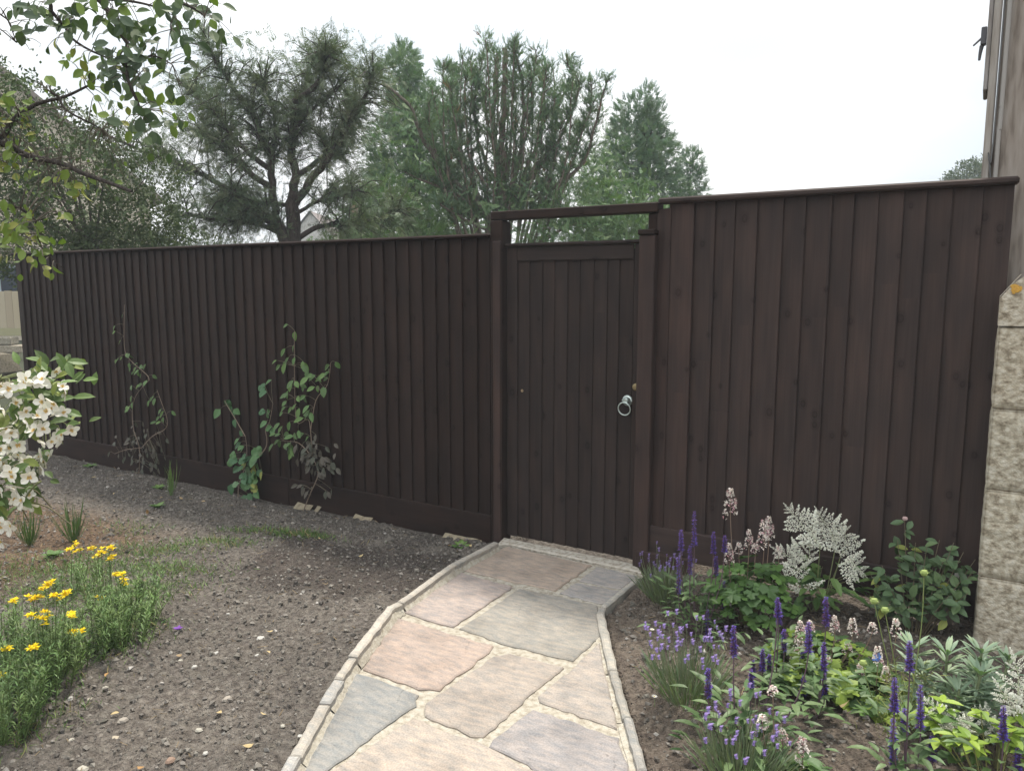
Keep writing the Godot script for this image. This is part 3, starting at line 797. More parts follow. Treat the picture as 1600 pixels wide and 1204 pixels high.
func build_path():
	var o := Node3D.new()
	o.name = "path"
	add_child(o)
	o.set_meta("kind", "structure")
	# mortar bed between the edgings
	var s := Soup.new()
	var z := 0.1
	while z < 2.55:
		var z2 := z + 0.025
		var l0 := edge_x(KERB_L[0], z) + 0.03; var r0 := edge_x(KERB_R[0], z) - 0.02
		var l1 := edge_x(KERB_L[0], z2) + 0.03; var r1 := edge_x(KERB_R[0], z2) - 0.02
		for k in 36:
			var P := []
			for q in [[k, 0], [k, 1], [k + 1, 1], [k + 1, 0]]:
				var x := lerpf(l1 if q[1] == 1 else l0, r1 if q[1] == 1 else r0, q[0] / 36.0)
				var zz := z2 if q[1] == 1 else z
				P.append(Vector3(x, 0.022 + n_clod.get_noise_2d(x * 1.5, zz * 1.5) * 0.004, zz))
			s.quad(P[0], P[3], P[2], P[1], Color(0.46, 0.43, 0.375))
		z = z2
	part(o, "mortar_bed", s.mesh(), M.mortar)
	var tones := {"buff": Color(0.414, 0.334, 0.271), "grey": Color(0.377, 0.351, 0.327), "pinkgrey": Color(0.404, 0.343, 0.308), "greygreen": Color(0.334, 0.311, 0.271), "salmon": Color(0.415, 0.331, 0.282), "bluegrey": Color(0.288, 0.283, 0.270), "beige": Color(0.386, 0.336, 0.290), "beigegrey": Color(0.398, 0.351, 0.308), "purple": Color(0.341, 0.311, 0.300), "sand": Color(0.441, 0.378, 0.319)}
	for d in SLABS:
		var pts := PackedVector2Array()
		for i in d[1].size() / 2: pts.append(Vector2(d[1][i * 2], d[1][i * 2 + 1]))
		part(o, "slab", prism(pts, -0.01, 0.03 + rnd(-0.0015, 0.0025), 0.006, tones[d[0]], 0.013), M.slab)
	# cement strip under the gate
	part(o, "threshold", prism(PackedVector2Array([Vector2(0.0, 0.0), Vector2(0.86, 0.0), Vector2(0.93, 0.10), Vector2(0.09, 0.085), Vector2(0.03, 0.13)]), -0.02, 0.036, 0.008, Color(0.50, 0.47, 0.42), 0.004), M.mortar)
	for q in [[KERB_L[0], 0.075, 0.040, 1.0], [KERB_R[0], 0.052, 0.034, -1.0]]:
		var line: Array = q[0]
		var pts := PackedVector2Array()
		for i in line.size() / 2: pts.append(Vector2(line[i * 2], line[i * 2 + 1]))
		for i in pts.size() - 1:
			var d := pts[i + 1] - pts[i]
			var cnt := maxi(1, roundi(d.length() / 0.5))
			for k in cnt:
				var a := pts[i].lerp(pts[i + 1], float(k) / cnt); var b := pts[i].lerp(pts[i + 1], float(k + 1) / cnt)
				if a.distance_to(b) < 0.04: continue
				var t := (b - a).normalized()
				var nn: Vector2 = Vector2(t.y, -t.x) * q[3] # towards the path
				a += t * 0.004; b -= t * 0.004
				var w: float = q[2] * rnd(0.85, 1.1)
				var y1: float = q[1] + rnd(-0.006, 0.006)
				var g := rnd(0.85, 1.12)
				part(o, "edging_stone", prism(PackedVector2Array([a, b, b + nn * w, a + nn * w]), -0.06, y1, 0.008, [Color(0.44, 0.41, 0.36), Color(0.42, 0.40, 0.37), Color(0.46, 0.42, 0.36)][rng.randi() % 3] * g, 0.006), M.slab)
				# pointing against the stone's foot
				var f := Soup.new()
				for e in 6:
					var p0 := a.lerp(b, e / 6.0) + nn * (w - 0.004); var p1 := a.lerp(b, (e + 1) / 6.0) + nn * (w - 0.004)
					var o0 := nn * (0.024 + 0.01 * n_clod.get_noise_2d(p0.x * 2, p0.y * 2)); var o1 := nn * (0.024 + 0.01 * n_clod.get_noise_2d(p1.x * 2, p1.y * 2))
					f.quad(Vector3(p0.x, y1 - 0.022, p0.y), Vector3(p1.x, y1 - 0.022, p1.y), Vector3(p1.x + o1.x, 0.026, p1.y + o1.y), Vector3(p0.x + o0.x, 0.026, p0.y + o0.y), Color(0.47, 0.44, 0.385))
				part(o, "pointing", f.mesh(), M.mortar)

# ---------------------------------------------------------------- fence, gate
func paint(kind := "paint") -> Material:
	return M[kind + str(rng.randi_range(0, 2))]

func build_fences():
	var f := thing("closeboard_fence", "long dark brown feather-edge fence with three climbers on it, beside the gate", "fence", Vector3.ZERO)
	var x := -0.186
	var list := [[-0.186, -0.092]]
	while x > -5.40:
		var w := rnd(0.098, 0.108)
		list.append([maxf(x - w, -5.44), x]); x -= w
	for e in list:
		part(f, "board", board_mesh(e[0] - 0.015, e[1], 0.155 + rnd(-0.004, 0.003), 1.829 + rnd(-0.002, 0.002), -0.018 + rnd(-0.0015, 0.0015), 0.004, 0.021), paint())
	var caps := [-5.45, -3.66, -1.84, -0.084]
	for i in 3:
		part(f, "capping", timber(Vector3(caps[i] + 0.002, 1.824, -0.035), Vector3(caps[i + 1], 1.846, 0.038), 0.008, 0), paint())
		part(f, "gravel_board", timber(Vector3(caps[i] + 0.002, -0.06, -0.016), Vector3(caps[i + 1] - 0.002, 0.157, 0.012), 0.003, 0), paint())
		for yy in [0.4, 1.05, 1.66]:
			part(f, "arris_rail", timber(Vector3(caps[i] + 0.003, yy - 0.04, -0.062), Vector3(caps[i + 1] - 0.003, yy + 0.04, -0.022), 0.006, 0), paint())
	for px in [-5.45, -3.71, -1.89]:
		part(f, "post", timber(Vector3(px, -0.3, -0.165), Vector3(px + 0.1, 1.80, -0.066), 0.006), paint())
	# lip of old concrete under the gravel board
	var lip := Soup.new()
	for i in 40:
		var a := -1.75 + i * 0.04
		if n_mid.get_noise_2d(a * 0.5, 9.0) < 0.0: continue
		var h0 := 0.006 + 0.012 * n_mid.get_noise_2d(a, 3.0); var h1 := 0.006 + 0.012 * n_mid.get_noise_2d(a + 0.04, 3.0)
		lip.quad(Vector3(a, h0 - 0.012, 0.012), Vector3(a + 0.04, h1 - 0.012, 0.012), Vector3(a + 0.04, -0.04, 0.062), Vector3(a, -0.04, 0.06), Color(0.30, 0.26, 0.19))
	part(f, "concrete_footing", lip.mesh(), M.mortar)

	var r := thing("closeboard_fence", "taller dark brown feather-edge fence between the gate and the stone pier", "fence", Vector3.ZERO)
	var e: Array = RIGHT_EDGES[0]
	for i in e.size() - 1:
		part(r, "board", board_mesh(e[i] - 0.012, e[i + 1], 0.262 + rnd(-0.003, 0.003), 1.962 if i > 0 else 1.935, -0.018 + rnd(-0.0015, 0.0015) + (0.006 if i == 1 else 0.0), 0.004, 0.019), paint("paint_red" if i < 2 else "paint_brown"))
	part(r, "capping", timber(Vector3(0.945, 1.957, -0.04), Vector3(2.476, 1.986, 0.036), 0.008, 0), paint("paint_brown"))
	part(r, "gravel_board", timber(Vector3(0.925, 0.105, -0.014), Vector3(2.462, 0.266, 0.013), 0.003, 0), paint("paint_brown"))
	part(r, "gravel_board", timber(Vector3(0.868, -0.02, 0.015), Vector3(1.16, 0.128, 0.045), 0.003, 0), paint("paint_red"))
	for yy in [0.45, 1.1, 1.75]:
		part(r, "arris_rail", timber(Vector3(0.96, yy - 0.04, -0.062), Vector3(2.33, yy + 0.04, -0.022), 0.006, 0), paint())
	part(r, "post", timber(Vector3(0.965, -0.3, -0.165), Vector3(1.065, 1.94, -0.066), 0.006), paint())

	var g := thing("gate_frame", "dark brown timber gate frame with an open lintel bar above the gate", "gate frame", Vector3.ZERO)
	part(g, "post", timber(Vector3(-0.084, -0.3, -0.09), Vector3(-0.003, 1.917, 0.012), 0.005), M.paint1)
	part(g, "stop_batten", timber(Vector3(-0.052, 0.01, 0.0125), Vector3(-0.002, 1.80, 0.034), 0.004), M.paint_red1)
	part(g, "lintel", timber(Vector3(-0.084, 1.92, -0.075), Vector3(0.936, 1.970, 0.005), 0.005, 0), M.paint1)
	part(g, "post", timber(Vector3(0.872, -0.3, -0.125), Vector3(0.937, 1.917, -0.024), 0.005), M.paint1)
	part(g, "slam_post", timber(Vector3(0.848, 0.02, -0.02), Vector3(0.934, 1.803, 0.036), 0.005), M.paint_red1)
	part(g, "post_cap", timber(Vector3(0.843, 1.805, -0.022), Vector3(0.936, 1.832, 0.046), 0.005, 0), M.paint0)
	part(g, "hinge_knob", lathe([Vector2(0, 0.018), Vector2(0.012, 0.017), Vector2(0.019, 0.012), Vector2(0.020, 0.0)], 14), M.brass, Transform3D(Basis(Vector3.RIGHT, PI / 2), Vector3(0.838, 1.012, 0.004)))

	var t := thing("garden_gate", "dark brown boarded garden gate with a galvanised ring latch", "gate", Vector3.ZERO)
	var ge: Array = GATE_EDGES[0]
	for i in ge.size() - 1:
		part(t, "board", board_mesh(ge[i] - 0.010, ge[i + 1], 0.046, 1.74, -0.050, 0.010 + rnd(0.0, 0.002), 0.020, 0.003), paint("paint_gate"))
	part(t, "stile", timber(Vector3(0.008, 0.046, -0.052), Vector3(0.078, 1.764, -0.024), 0.004), paint("paint_gate"))
	part(t, "stile", timber(Vector3(0.801, 0.046, -0.052), Vector3(0.840, 1.764, -0.024), 0.004), paint("paint_gate"))
	part(t, "top_rail", timber(Vector3(0.080, 1.686, -0.0275), Vector3(0.799, 1.764, -0.023), 0.004, 0), paint("paint_gate"))
	part(t, "top_capping", timber(Vector3(0.004, 1.766, -0.07), Vector3(0.842, 1.786, -0.006), 0.007, 0), paint("paint_gate"))
	for yy in [0.25, 0.95, 1.5]:
		part(t, "ledge", timber(Vector3(0.01, yy, -0.085), Vector3(0.838, yy + 0.09, -0.053), 0.004, 0), paint("paint_gate"))
	for q in [[0.05, 1.011], [0.112, 0.936]]:
		part(t, "screw_hole", lathe([Vector2(0.003, -0.004), Vector2(0.004, 0.0), Vector2(0.008, 0.0015), Vector2(0.009, 0.0)], 10), M.raw_wood, Transform3D(Basis(Vector3.RIGHT, PI / 2), Vector3(q[0], q[1], -0.027)))
	var l := part(t, "latch_rose", lathe([Vector2(0, 0.034), Vector2(0.012, 0.034), Vector2(0.017, 0.028), Vector2(0.019, 0.018), Vector2(0.022, 0.012), Vector2(0.027, 0.009), Vector2(0.030, 0.004), Vector2(0.030, 0.0)], 20), M.zinc, Transform3D(Basis(Vector3.RIGHT, PI / 2), Vector3(0.775, 0.930, -0.032)))
	var tor := TorusMesh.new()
	tor.inner_radius = 0.0315; tor.outer_radius = 0.0385; tor.rings = 28; tor.ring_segments = 10
	part(l, "ring_handle", tor, M.zinc, Transform3D(Basis(Vector3.RIGHT, 0.12), Vector3(-0.006, 0.032, 0.042)))
	for p in [[-0.02, 0.0], [0.02, 0.0]]:
		part(l, "screw", lathe([Vector2(0, 0.003), Vector2(0.003, 0.002), Vector2(0.004, 0.0)], 8), M.zinc, Transform3D(Basis.IDENTITY, Vector3(p[0] * 1.35, 0.009, p[1])))

# turned about y
func lathe(pf: Array, sides: int) -> ArrayMesh:
	var s := Soup.new()
	for i in pf.size() - 1:
		for k in sides:
			var a0 := TAU * k / sides; var a1 := TAU * (k + 1) / sides
			var A := Vector3(cos(a0) * pf[i].x, pf[i].y, sin(a0) * pf[i].x); var B := Vector3(cos(a1) * pf[i].x, pf[i].y, sin(a1) * pf[i].x)
			var D := Vector3(cos(a1) * pf[i + 1].x, pf[i + 1].y, sin(a1) * pf[i + 1].x); var E := Vector3(cos(a0) * pf[i + 1].x, pf[i + 1].y, sin(a0) * pf[i + 1].x)
			s.quad(A, B, D, E, Color.WHITE)
	return s.mesh()

# ---------------------------------------------------------------- masonry
# a rock-faced block between two corners; the front (z) and left (x) faces are rough
func rock_block(a: Vector3, b: Vector3, deep: float, col: Color, sd: float, step := 0.014) -> ArrayMesh:
	var s := Soup.new()
	var nx := maxi(2, int((b.x - a.x) / step)); var ny := maxi(2, int((b.y - a.y) / step)); var nz := maxi(2, int((b.z - a.z) / step))
	var bump := func(u: float, w: float, hu: float, hw: float) -> float:
		var m := minf(minf(u, hu - u), minf(w, hw - w))
		return deep * smoothstep(0.0, 0.03, m) * (0.55 + 0.55 * n_stone.get_noise_3d(u * 1.0 + sd, w * 2.0, sd) + 0.30 * n_stone.get_noise_3d(u * 3.1, w * 6.0 + sd, 4.0)) - 0.006 * smoothstep(0.012, 0.0, m)
	for face in 3:
		var nu: int = [nx, nz, nx][face]; var nv: int = [ny, ny, nz][face]
		var grid := []
		for j in nv + 1:
			for i in nu + 1:
				var p := Vector3.ZERO
				if face == 0:
					var u := (b.x - a.x) * i / nu; var w := (b.y - a.y) * j / nv
					p = Vector3(a.x + u, a.y + w, b.z + bump.call(u, w, b.x - a.x, b.y - a.y))
				elif face == 1:
					var u := (b.z - a.z) * i / nu; var w := (b.y - a.y) * j / nv
					p = Vector3(a.x - bump.call(u, w, b.z - a.z, b.y - a.y) * 0.6, a.y + w, a.z + u)
				else:
					p = Vector3(a.x + (b.x - a.x) * i / nu, b.y - 0.002, a.z + (b.z - a.z) * j / nv)
				grid.append(p)
		for j in nv:
			for i in nu:
				var k := j * (nu + 1) + i
				s.quad(grid[k], grid[k + nu + 1], grid[k + nu + 2], grid[k + 1], col)
	return s.mesh()

var n_stone: FastNoiseLite

func build_pier_and_building():
	n_stone = fnl(61, 6.0, FastNoiseLite.TYPE_SIMPLEX_SMOOTH, 4)
	var p := thing("stone_pier", "weathered cream stone pier with a sloping cap at the fence end", "stone pier", Vector3.ZERO)
	var ys := [-0.25, 0.02, 0.357, 0.727, 1.058, 1.388]
	var xl := 2.444
	for i in 5:
		var joins := [xl - 0.001 * i, 3.02 if i % 2 == 0 else 2.86, 3.3]
		for k in 2:
			part(p, "stone", rock_block(Vector3(joins[k] + 0.002, ys[i] + 0.003, 0.03), Vector3(joins[k + 1] - 0.002, ys[i + 1] - 0.003, 0.2 + (0.02 if i == 0 else 0.0)), 0.009, vary(Color(0.56, 0.525, 0.455), 0.04), i * 7.3 + k * 3.1), M.stone)
	part(p, "mortar_core", tint(timber(Vector3(xl + 0.012, -0.25, 0.035), Vector3(3.29, 1.386, 0.188), 0.003), Color(0.40, 0.36, 0.29)), M.stone)
	# sloping cap stone
	var s := Soup.new()
	var prof := [Vector2(xl - 0.004, 1.39), Vector2(xl - 0.004, 1.505), Vector2(2.505, 1.592), Vector2(2.75, 1.60), Vector2(3.3, 1.60), Vector2(3.3, 1.39)]
	for i in 5:
		var a: Vector2 = prof[i]; var b: Vector2 = prof[i + 1]
		for k in 8:
			var P := []
			for q in [[a, k], [b, k], [b, k + 1], [a, k + 1]]:
				var pz: float = 0.025 + 0.182 * q[1] / 8.0
				P.append(Vector3(q[0].x, q[0].y + 0.004 * n_stone.get_noise_2d(pz, q[0].x), pz))
			s.quad(P[0], P[1], P[2], P[3], Color(0.55, 0.515, 0.445))
	for k in 20:
		var x0 := lerpf(xl - 0.004, 3.3, k / 20.0); var x1 := lerpf(xl - 0.004, 3.3, (k + 1) / 20.0)
		var top := func(x: float) -> float: return minf(1.505 + (x - xl) * 1.4, 1.592 + (x - 2.5) * 0.01)
		s.quad(Vector3(x0, 1.39, 0.207), Vector3(x0, top.call(x0), 0.207), Vector3(x1, top.call(x1), 0.207), Vector3(x1, 1.39, 0.207), Color(0.55, 0.515, 0.445))
	var cap := part(p, "cap_stone", s.mesh(), M.stone)
	var li := Soup.new()
	for i in 60:
		var q := Vector3(2.478 + absf(rng.randfn() * 0.014), 1.535 + rng.randfn() * 0.006, 0.209)
		var r := rnd(0.003, 0.009)
		var fan := PackedVector3Array()
		for k in 6: fan.append(q + Vector3(cos(k * 1.047) * r * rnd(0.6, 1.2), sin(k * 1.047) * r * rnd(0.6, 1.2), rnd(0.0, 0.001)))
		for k in 6: li.tri(q + Vector3(0, 0, 0.0015), fan[k], fan[(k + 1) % 6], vary(Color(0.52, 0.30, 0.07), 0.2))
	part(cap, "lichen", li.mesh(), M.crumb)

	var b := thing("rendered_building", "tall grey rendered building rising behind the taller fence", "building", Vector3.ZERO)
	part(b, "wall", tint(timber(Vector3(2.372, 0.0, -6.0), Vector3(8.0, 7.0, -0.10), 0.01), Color(0.33, 0.30, 0.27)), M.render_wall)
	part(b, "corner_board", tint(timber(Vector3(2.340, 0.0, -0.22), Vector3(2.370, 6.5, -0.085), 0.006), Color(0.36, 0.34, 0.31)), M.render_wall)
	part(b, "downpipe", tube_mesh([Vector3(2.392, 0.3, -0.085), Vector3(2.391, 2.2, -0.085), Vector3(2.394, 2.5, -0.083), Vector3(2.393, 6.4, -0.085)], 0.009, 0.009, Color(0.30, 0.285, 0.265)), M.plain)
	part(b, "cable", tube_mesh([Vector3(2.380, 1.95, -0.09), Vector3(2.366, 2.06, -0.075), Vector3(2.36, 2.10, -0.07), Vector3(2.374, 2.14, -0.08), Vector3(2.376, 3.2, -0.088)], 0.003, 0.003, Color(0.12, 0.12, 0.12)), M.plain)
	part(b, "bargeboard", tint(timber(Vector3(2.322, 2.36, -0.30), Vector3(2.338, 5.0, -0.09), 0.004), Color(0.30, 0.29, 0.28)), M.render_wall)
	var br := part(b, "bracket", tint(timber(Vector3(2.300, 2.55, -0.14), Vector3(2.321, 2.62, -0.10), 0.003), Color(0.08, 0.08, 0.09)), M.plain)
	part(br, "arm", tube_mesh([Vector3(2.31, 2.585, -0.12), Vector3(2.275, 2.55, -0.11)], 0.005, 0.004, Color(0.08, 0.08, 0.09)), M.plain)
	part(br, "insulator", tube_mesh([Vector3(2.306, 2.548, -0.12), Vector3(2.302, 2.52, -0.12), Vector3(2.300, 2.49, -0.12)], 0.009, 0.005, Color(0.08, 0.08, 0.09)), M.plain)

func tube_mesh(p: Array, r0: float, r1: float, col: Color, sides := 7) -> ArrayMesh:
	var s := Soup.new()
	s.tube(smooth(PackedVector3Array(p), 3), r0, r1, sides, col)
	return s.mesh()
# ---------------------------------------------------------------- trees
func pts_of(flat: Array, w0: float, w1: float) -> PackedVector3Array:
	var p := PackedVector3Array()
	var m := flat.size() / 2
	for i in m:
		var t := float(i) / maxi(m - 1, 1)
		p.append(Vector3(flat[i * 2], flat[i * 2 + 1], lerpf(w0, w1, t * t)))
	return p

# a flat spray: midrib and paired slips
func spray(pairs: int, slip: float, wide: float, open: float, droop: float) -> Soup:
	var s := Soup.new()
	for i in pairs:
		var t := (i + 0.6) / pairs
		var p := Vector3(0, t * 0.9, -droop * t * t)
		for sg in [-1.0, 1.0]:
			var l := slip * (1.15 - 0.6 * t) * rnd(0.7, 1.2)
			var d := Vector3(sg * open, 1.0, rnd(-0.35, 0.35) - droop * t).normalized()
			var x := d.cross(Vector3(0, 0, 1)).normalized() * wide * l
			s.quad(p, p + d * l * 0.5 + x, p + d * l, p + d * l * 0.5 - x, Color.WHITE)
	var e := Vector3(0, 0.9, -droop * 0.8)
	s.quad(e, e + Vector3(0.03, 0.06, 0), e + Vector3(0, 0.16, -0.05), e + Vector3(-0.03, 0.06, 0), Color.WHITE)
	return s

func limbs_of(t: Node3D, list: Array, col: Color, depths: Array, thick := 1.0) -> Array:
	var all := []
	for i in list.size():
		var p := pts_of(list[i][2], 0.0, depths[i % depths.size()])
		if i == 0: p = pts_of(list[i][2], 0.0, 0.0)
		var q := smooth(p, 5)
		for k in range(1, q.size()):
			q[k] += Vector3(n_mid.get_noise_2d(q[k].y * 0.6, i * 9.0), 0, n_mid.get_noise_2d(q[k].y * 0.6, i * 9.0 + 4.0)) * 0.05
		var s := Soup.new()
		s.tube(q, list[i][0] * thick, list[i][1] * thick, 9 if i < 3 else 7, vary(col, 0.12))
		part(t, "trunk" if i == 0 else "limb", s.mesh(), M.bark)
		all.append(q)
	return all

func build_yew():
	var t := thing("yew_tree", "dark open-crowned evergreen tree with bare spreading limbs beyond the long fence", "tree", V3(YEW[0]), YAW)
	var limbs := limbs_of(t, YEW[1], Color(0.13, 0.105, 0.09), [0.0, 0.5, -0.5, 0.7, -0.9, 0.6, -0.7, 0.3, 0.8, -0.8, 1.0, -0.6, 0.9, -0.4, 0.5], 0.66)
	var fol := Soup.new(); var twigs := Soup.new()
	var kinds := []
	for i in 5: kinds.append(spray(9, 0.24, 0.12, 0.9, 0.35))
	for li in range(1, limbs.size()):
		var q: PackedVector3Array = limbs[li]
		var n := q.size()
		for k in range(n * 7):
			var f := rnd(0.28 if li != 7 else 0.6, 1.0)
			var idx := f * (n - 1)
			var a := q[int(idx)].lerp(q[mini(int(idx) + 1, n - 1)], idx - int(idx))
			var along := (q[mini(int(idx) + 1, n - 1)] - q[maxi(int(idx) - 1, 0)]).normalized()
			var d := (along * 0.6 + rand_dir(0.15)).normalized()
			var len := rnd(0.25, 0.62) * (1.15 - 0.35 * f)
			var tw := PackedVector3Array([a, a + d * len * 0.5 + Vector3(0, 0.03, 0), a + d * len - Vector3(0, 0.07, 0)])
			if k % 3 == 0: twigs.tube(tw, 0.011, 0.004, 4, Color(0.09, 0.075, 0.06))
			var g := vary(Color(0.140, 0.172, 0.104), 0.3)  # needle colour lightened, so the veil of haze is partly painted in
			for m in 8:
				var e := m / 7.0
				var p := tw[0].lerp(tw[1], e * 2) if e < 0.5 else tw[1].lerp(tw[2], e * 2 - 1)
				var sd := (d * 0.8 + rand_dir(-0.25) * 0.9).normalized()
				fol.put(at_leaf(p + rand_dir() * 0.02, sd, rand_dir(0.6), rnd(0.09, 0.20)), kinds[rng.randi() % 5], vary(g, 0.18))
	# low curtain over the fence towards the house
	for b in [[-1.7, 2.8, 0.2, 0.7, 0.35, 150], [-2.1, 3.3, 0.0, 0.6, 0.4, 130], [-1.4, 3.6, 0.3, 0.5, 0.4, 110], [-1.65, 2.05, 0.3, 0.75, 0.42, 320], [-2.4, 2.15, 0.5, 0.6, 0.5, 160], [-0.7, 1.95, 0.6, 0.5, 0.25, 110], [1.1, 2.15, 0.3, 0.7, 0.35, 200], [-0.9, 4.1, 0.0, 0.4, 0.5, 60], [0.5, 4.6, 0.0, 0.5, 0.3, 80], [-0.2, 4.5, 0.1, 0.5, 0.3, 60], [1.2, 3.2, 0.2, 0.4, 0.4, 60]]:
		for k in b[5]:
			var r := rand_dir() * pow(rng.randf(), 0.4)
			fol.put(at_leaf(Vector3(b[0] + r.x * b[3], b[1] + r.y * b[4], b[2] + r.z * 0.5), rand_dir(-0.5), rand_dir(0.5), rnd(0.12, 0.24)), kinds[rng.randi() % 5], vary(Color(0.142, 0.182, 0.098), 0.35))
	part(t, "twigs", twigs.mesh(), M.bark)
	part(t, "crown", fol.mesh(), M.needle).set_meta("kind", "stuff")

# further thin uprights fanning from the stump, metres beside and above it
func uprights() -> Array:
	var list := []
	for i in 26:
		var u := lerpf(-1.25, 1.75, (i + rng.randf()) / 30.0)
		var h := 5.35 - 0.42 * absf(u - 0.1) - 0.55 * maxf(u - 0.6, 0.0) - rnd(0.0, 0.7)
		list.append([0.05, 0.012, [u * 0.12, 1.2, u * 0.55, 2.3, u * 0.85 + rnd(-0.06, 0.06), 3.4, u + rnd(-0.1, 0.1), h]])
	return list

func build_conifer():
	var t := thing("cut_back_conifer", "multi-stemmed conifer of bare pale uprights with leafy tufts behind the gate lintel", "tree", V3(CONIFER[0]), YAW)
	var limbs := limbs_of(t, CONIFER[1] + uprights(), Color(0.36, 0.30, 0.255), [0.0, 0.1, -0.2, 0.4, 0.6, -0.4, 0.3, -0.5, 0.4, -0.3, 0.5, -0.6, 0.7], 0.62)
	var fol := Soup.new(); var twigs := Soup.new()
	var kinds := []
	for i in 5: kinds.append(spray(8, 0.26, 0.15, 0.55, 0.1))
	var reach := [0, 0.45, 0.5, 0.25, 0.6, 0.35, 0.35, 0.35, 0.3, 0.3, 0.3, 0.3, 0.3, 0.4, 0.4, 0.35, 0.3, 0.3, 0.35, 0.3]
	for li in range(1, limbs.size()):
		var q: PackedVector3Array = limbs[li]
		var n := q.size()
		var bare := li == 1 or li == 2 or li == 3
		for k in range(n * (3 if bare else 9)):
			var f := rnd(reach[li] if li < reach.size() else 0.4, 1.0)
			var idx := f * (n - 1)
			var a := q[int(idx)].lerp(q[mini(int(idx) + 1, n - 1)], idx - int(idx))
			var d := (Vector3(rng.randfn() * 0.6, 1.0, rng.randfn() * 0.6)).normalized()
			var off := Vector3(rng.randfn(), 0, rng.randfn()) * (0.04 if not bare else 0.03)
			var len := rnd(0.06, 0.2)
			if k % 4 == 0: twigs.tube(PackedVector3Array([a, a + d * len * 0.6 + off]), 0.008, 0.003, 4, Color(0.16, 0.125, 0.1))
			var g := vary(Color(0.140, 0.205, 0.115), 0.32)  # tuft colour raised to stand in for haze over the tree
			if rng.randf() < 0.01: g = Color(0.24, 0.13, 0.06)
			for m in 3:
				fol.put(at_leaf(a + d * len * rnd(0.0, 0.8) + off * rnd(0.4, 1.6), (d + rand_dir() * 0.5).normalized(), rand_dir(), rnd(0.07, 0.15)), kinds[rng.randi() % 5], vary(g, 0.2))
	for b in [[0.2, 2.55, 0.3, 0.9, 0.6, 340], [1.4, 2.5, 0.2, 1.0, 0.5, 620], [2.2, 2.3, 0.0, 0.9, 0.5, 460], [1.9, 2.9, -0.2, 0.8, 0.4, 300], [0.7, 2.1, 0.5, 0.9, 0.35, 280], [-0.8, 2.3, -0.3, 0.9, 0.6, 300], [-1.5, 2.9, -0.4, 0.8, 0.7, 260], [-1.6, 3.9, -0.3, 0.5, 0.6, 90], [-0.9, 3.2, -0.9, 0.6, 0.5, 200], [0.9, 3.1, -0.9, 0.7, 0.5, 260], [1.6, 3.5, -0.9, 0.5, 0.5, 200], [0.3, 3.3, -1.0, 0.6, 0.5, 180], [0.35, 1.55, -0.5, 0.9, 0.5, 300], [1.35, 1.75, -0.4, 0.8, 0.5, 300], [-0.6, 1.7, -0.5, 0.8, 0.4, 240]]:
		for k in b[5]:
			var r := rand_dir() * pow(rng.randf(), 0.4)
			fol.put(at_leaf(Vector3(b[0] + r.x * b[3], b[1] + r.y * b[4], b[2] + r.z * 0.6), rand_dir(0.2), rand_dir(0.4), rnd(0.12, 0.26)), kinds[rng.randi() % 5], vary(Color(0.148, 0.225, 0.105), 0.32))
	part(t, "twigs", twigs.mesh(), M.bark)
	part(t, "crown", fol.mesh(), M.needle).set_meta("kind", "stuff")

# a full tree: a trunk and limbs inside lobes of foliage
func lobe_tree(called: String, label: String, at: Vector3, height: float, trunk_r: float, lobes: Array, col: Color, kinds: Array, size: Vector2, up: float, group := ""):
	var t := thing(called, label, "tree", at, YAW, group)
	part(t, "trunk", tube_mesh([Vector3(0, -0.2, 0), Vector3(0.03, height * 0.45, 0.02), Vector3(-0.03, height * 0.92, 0)], trunk_r, trunk_r * 0.2, Color(0.12, 0.10, 0.08), 9), M.bark)
	var fol := Soup.new(); var br := Soup.new()
	for b in lobes:
		var c := Vector3(b[0], b[1], b[2])
		br.tube(PackedVector3Array([Vector3(0, minf(c.y * 0.75, height * 0.8), 0), c * Vector3(0.6, 0.9, 0.6), c]), trunk_r * 0.3, trunk_r * 0.08, 5, Color(0.12, 0.10, 0.08))
		for k in b[5]:
			var r := rand_dir() * (0.35 + 0.65 * pow(rng.randf(), 0.35))
			var p := c + Vector3(r.x * b[3], r.y * b[4], r.z * b[3])
			var d := (r * 0.9 + Vector3(0, up, 0) + rand_dir() * 0.5).normalized()
			fol.put(at_leaf(p, d, rand_dir(0.3), rnd(size.x, size.y)), kinds[rng.randi() % kinds.size()], vary(col, 0.28))
	part(t, "branches", br.mesh(), M.bark)
	part(t, "crown", fol.mesh(), M.needle).set_meta("kind", "stuff")

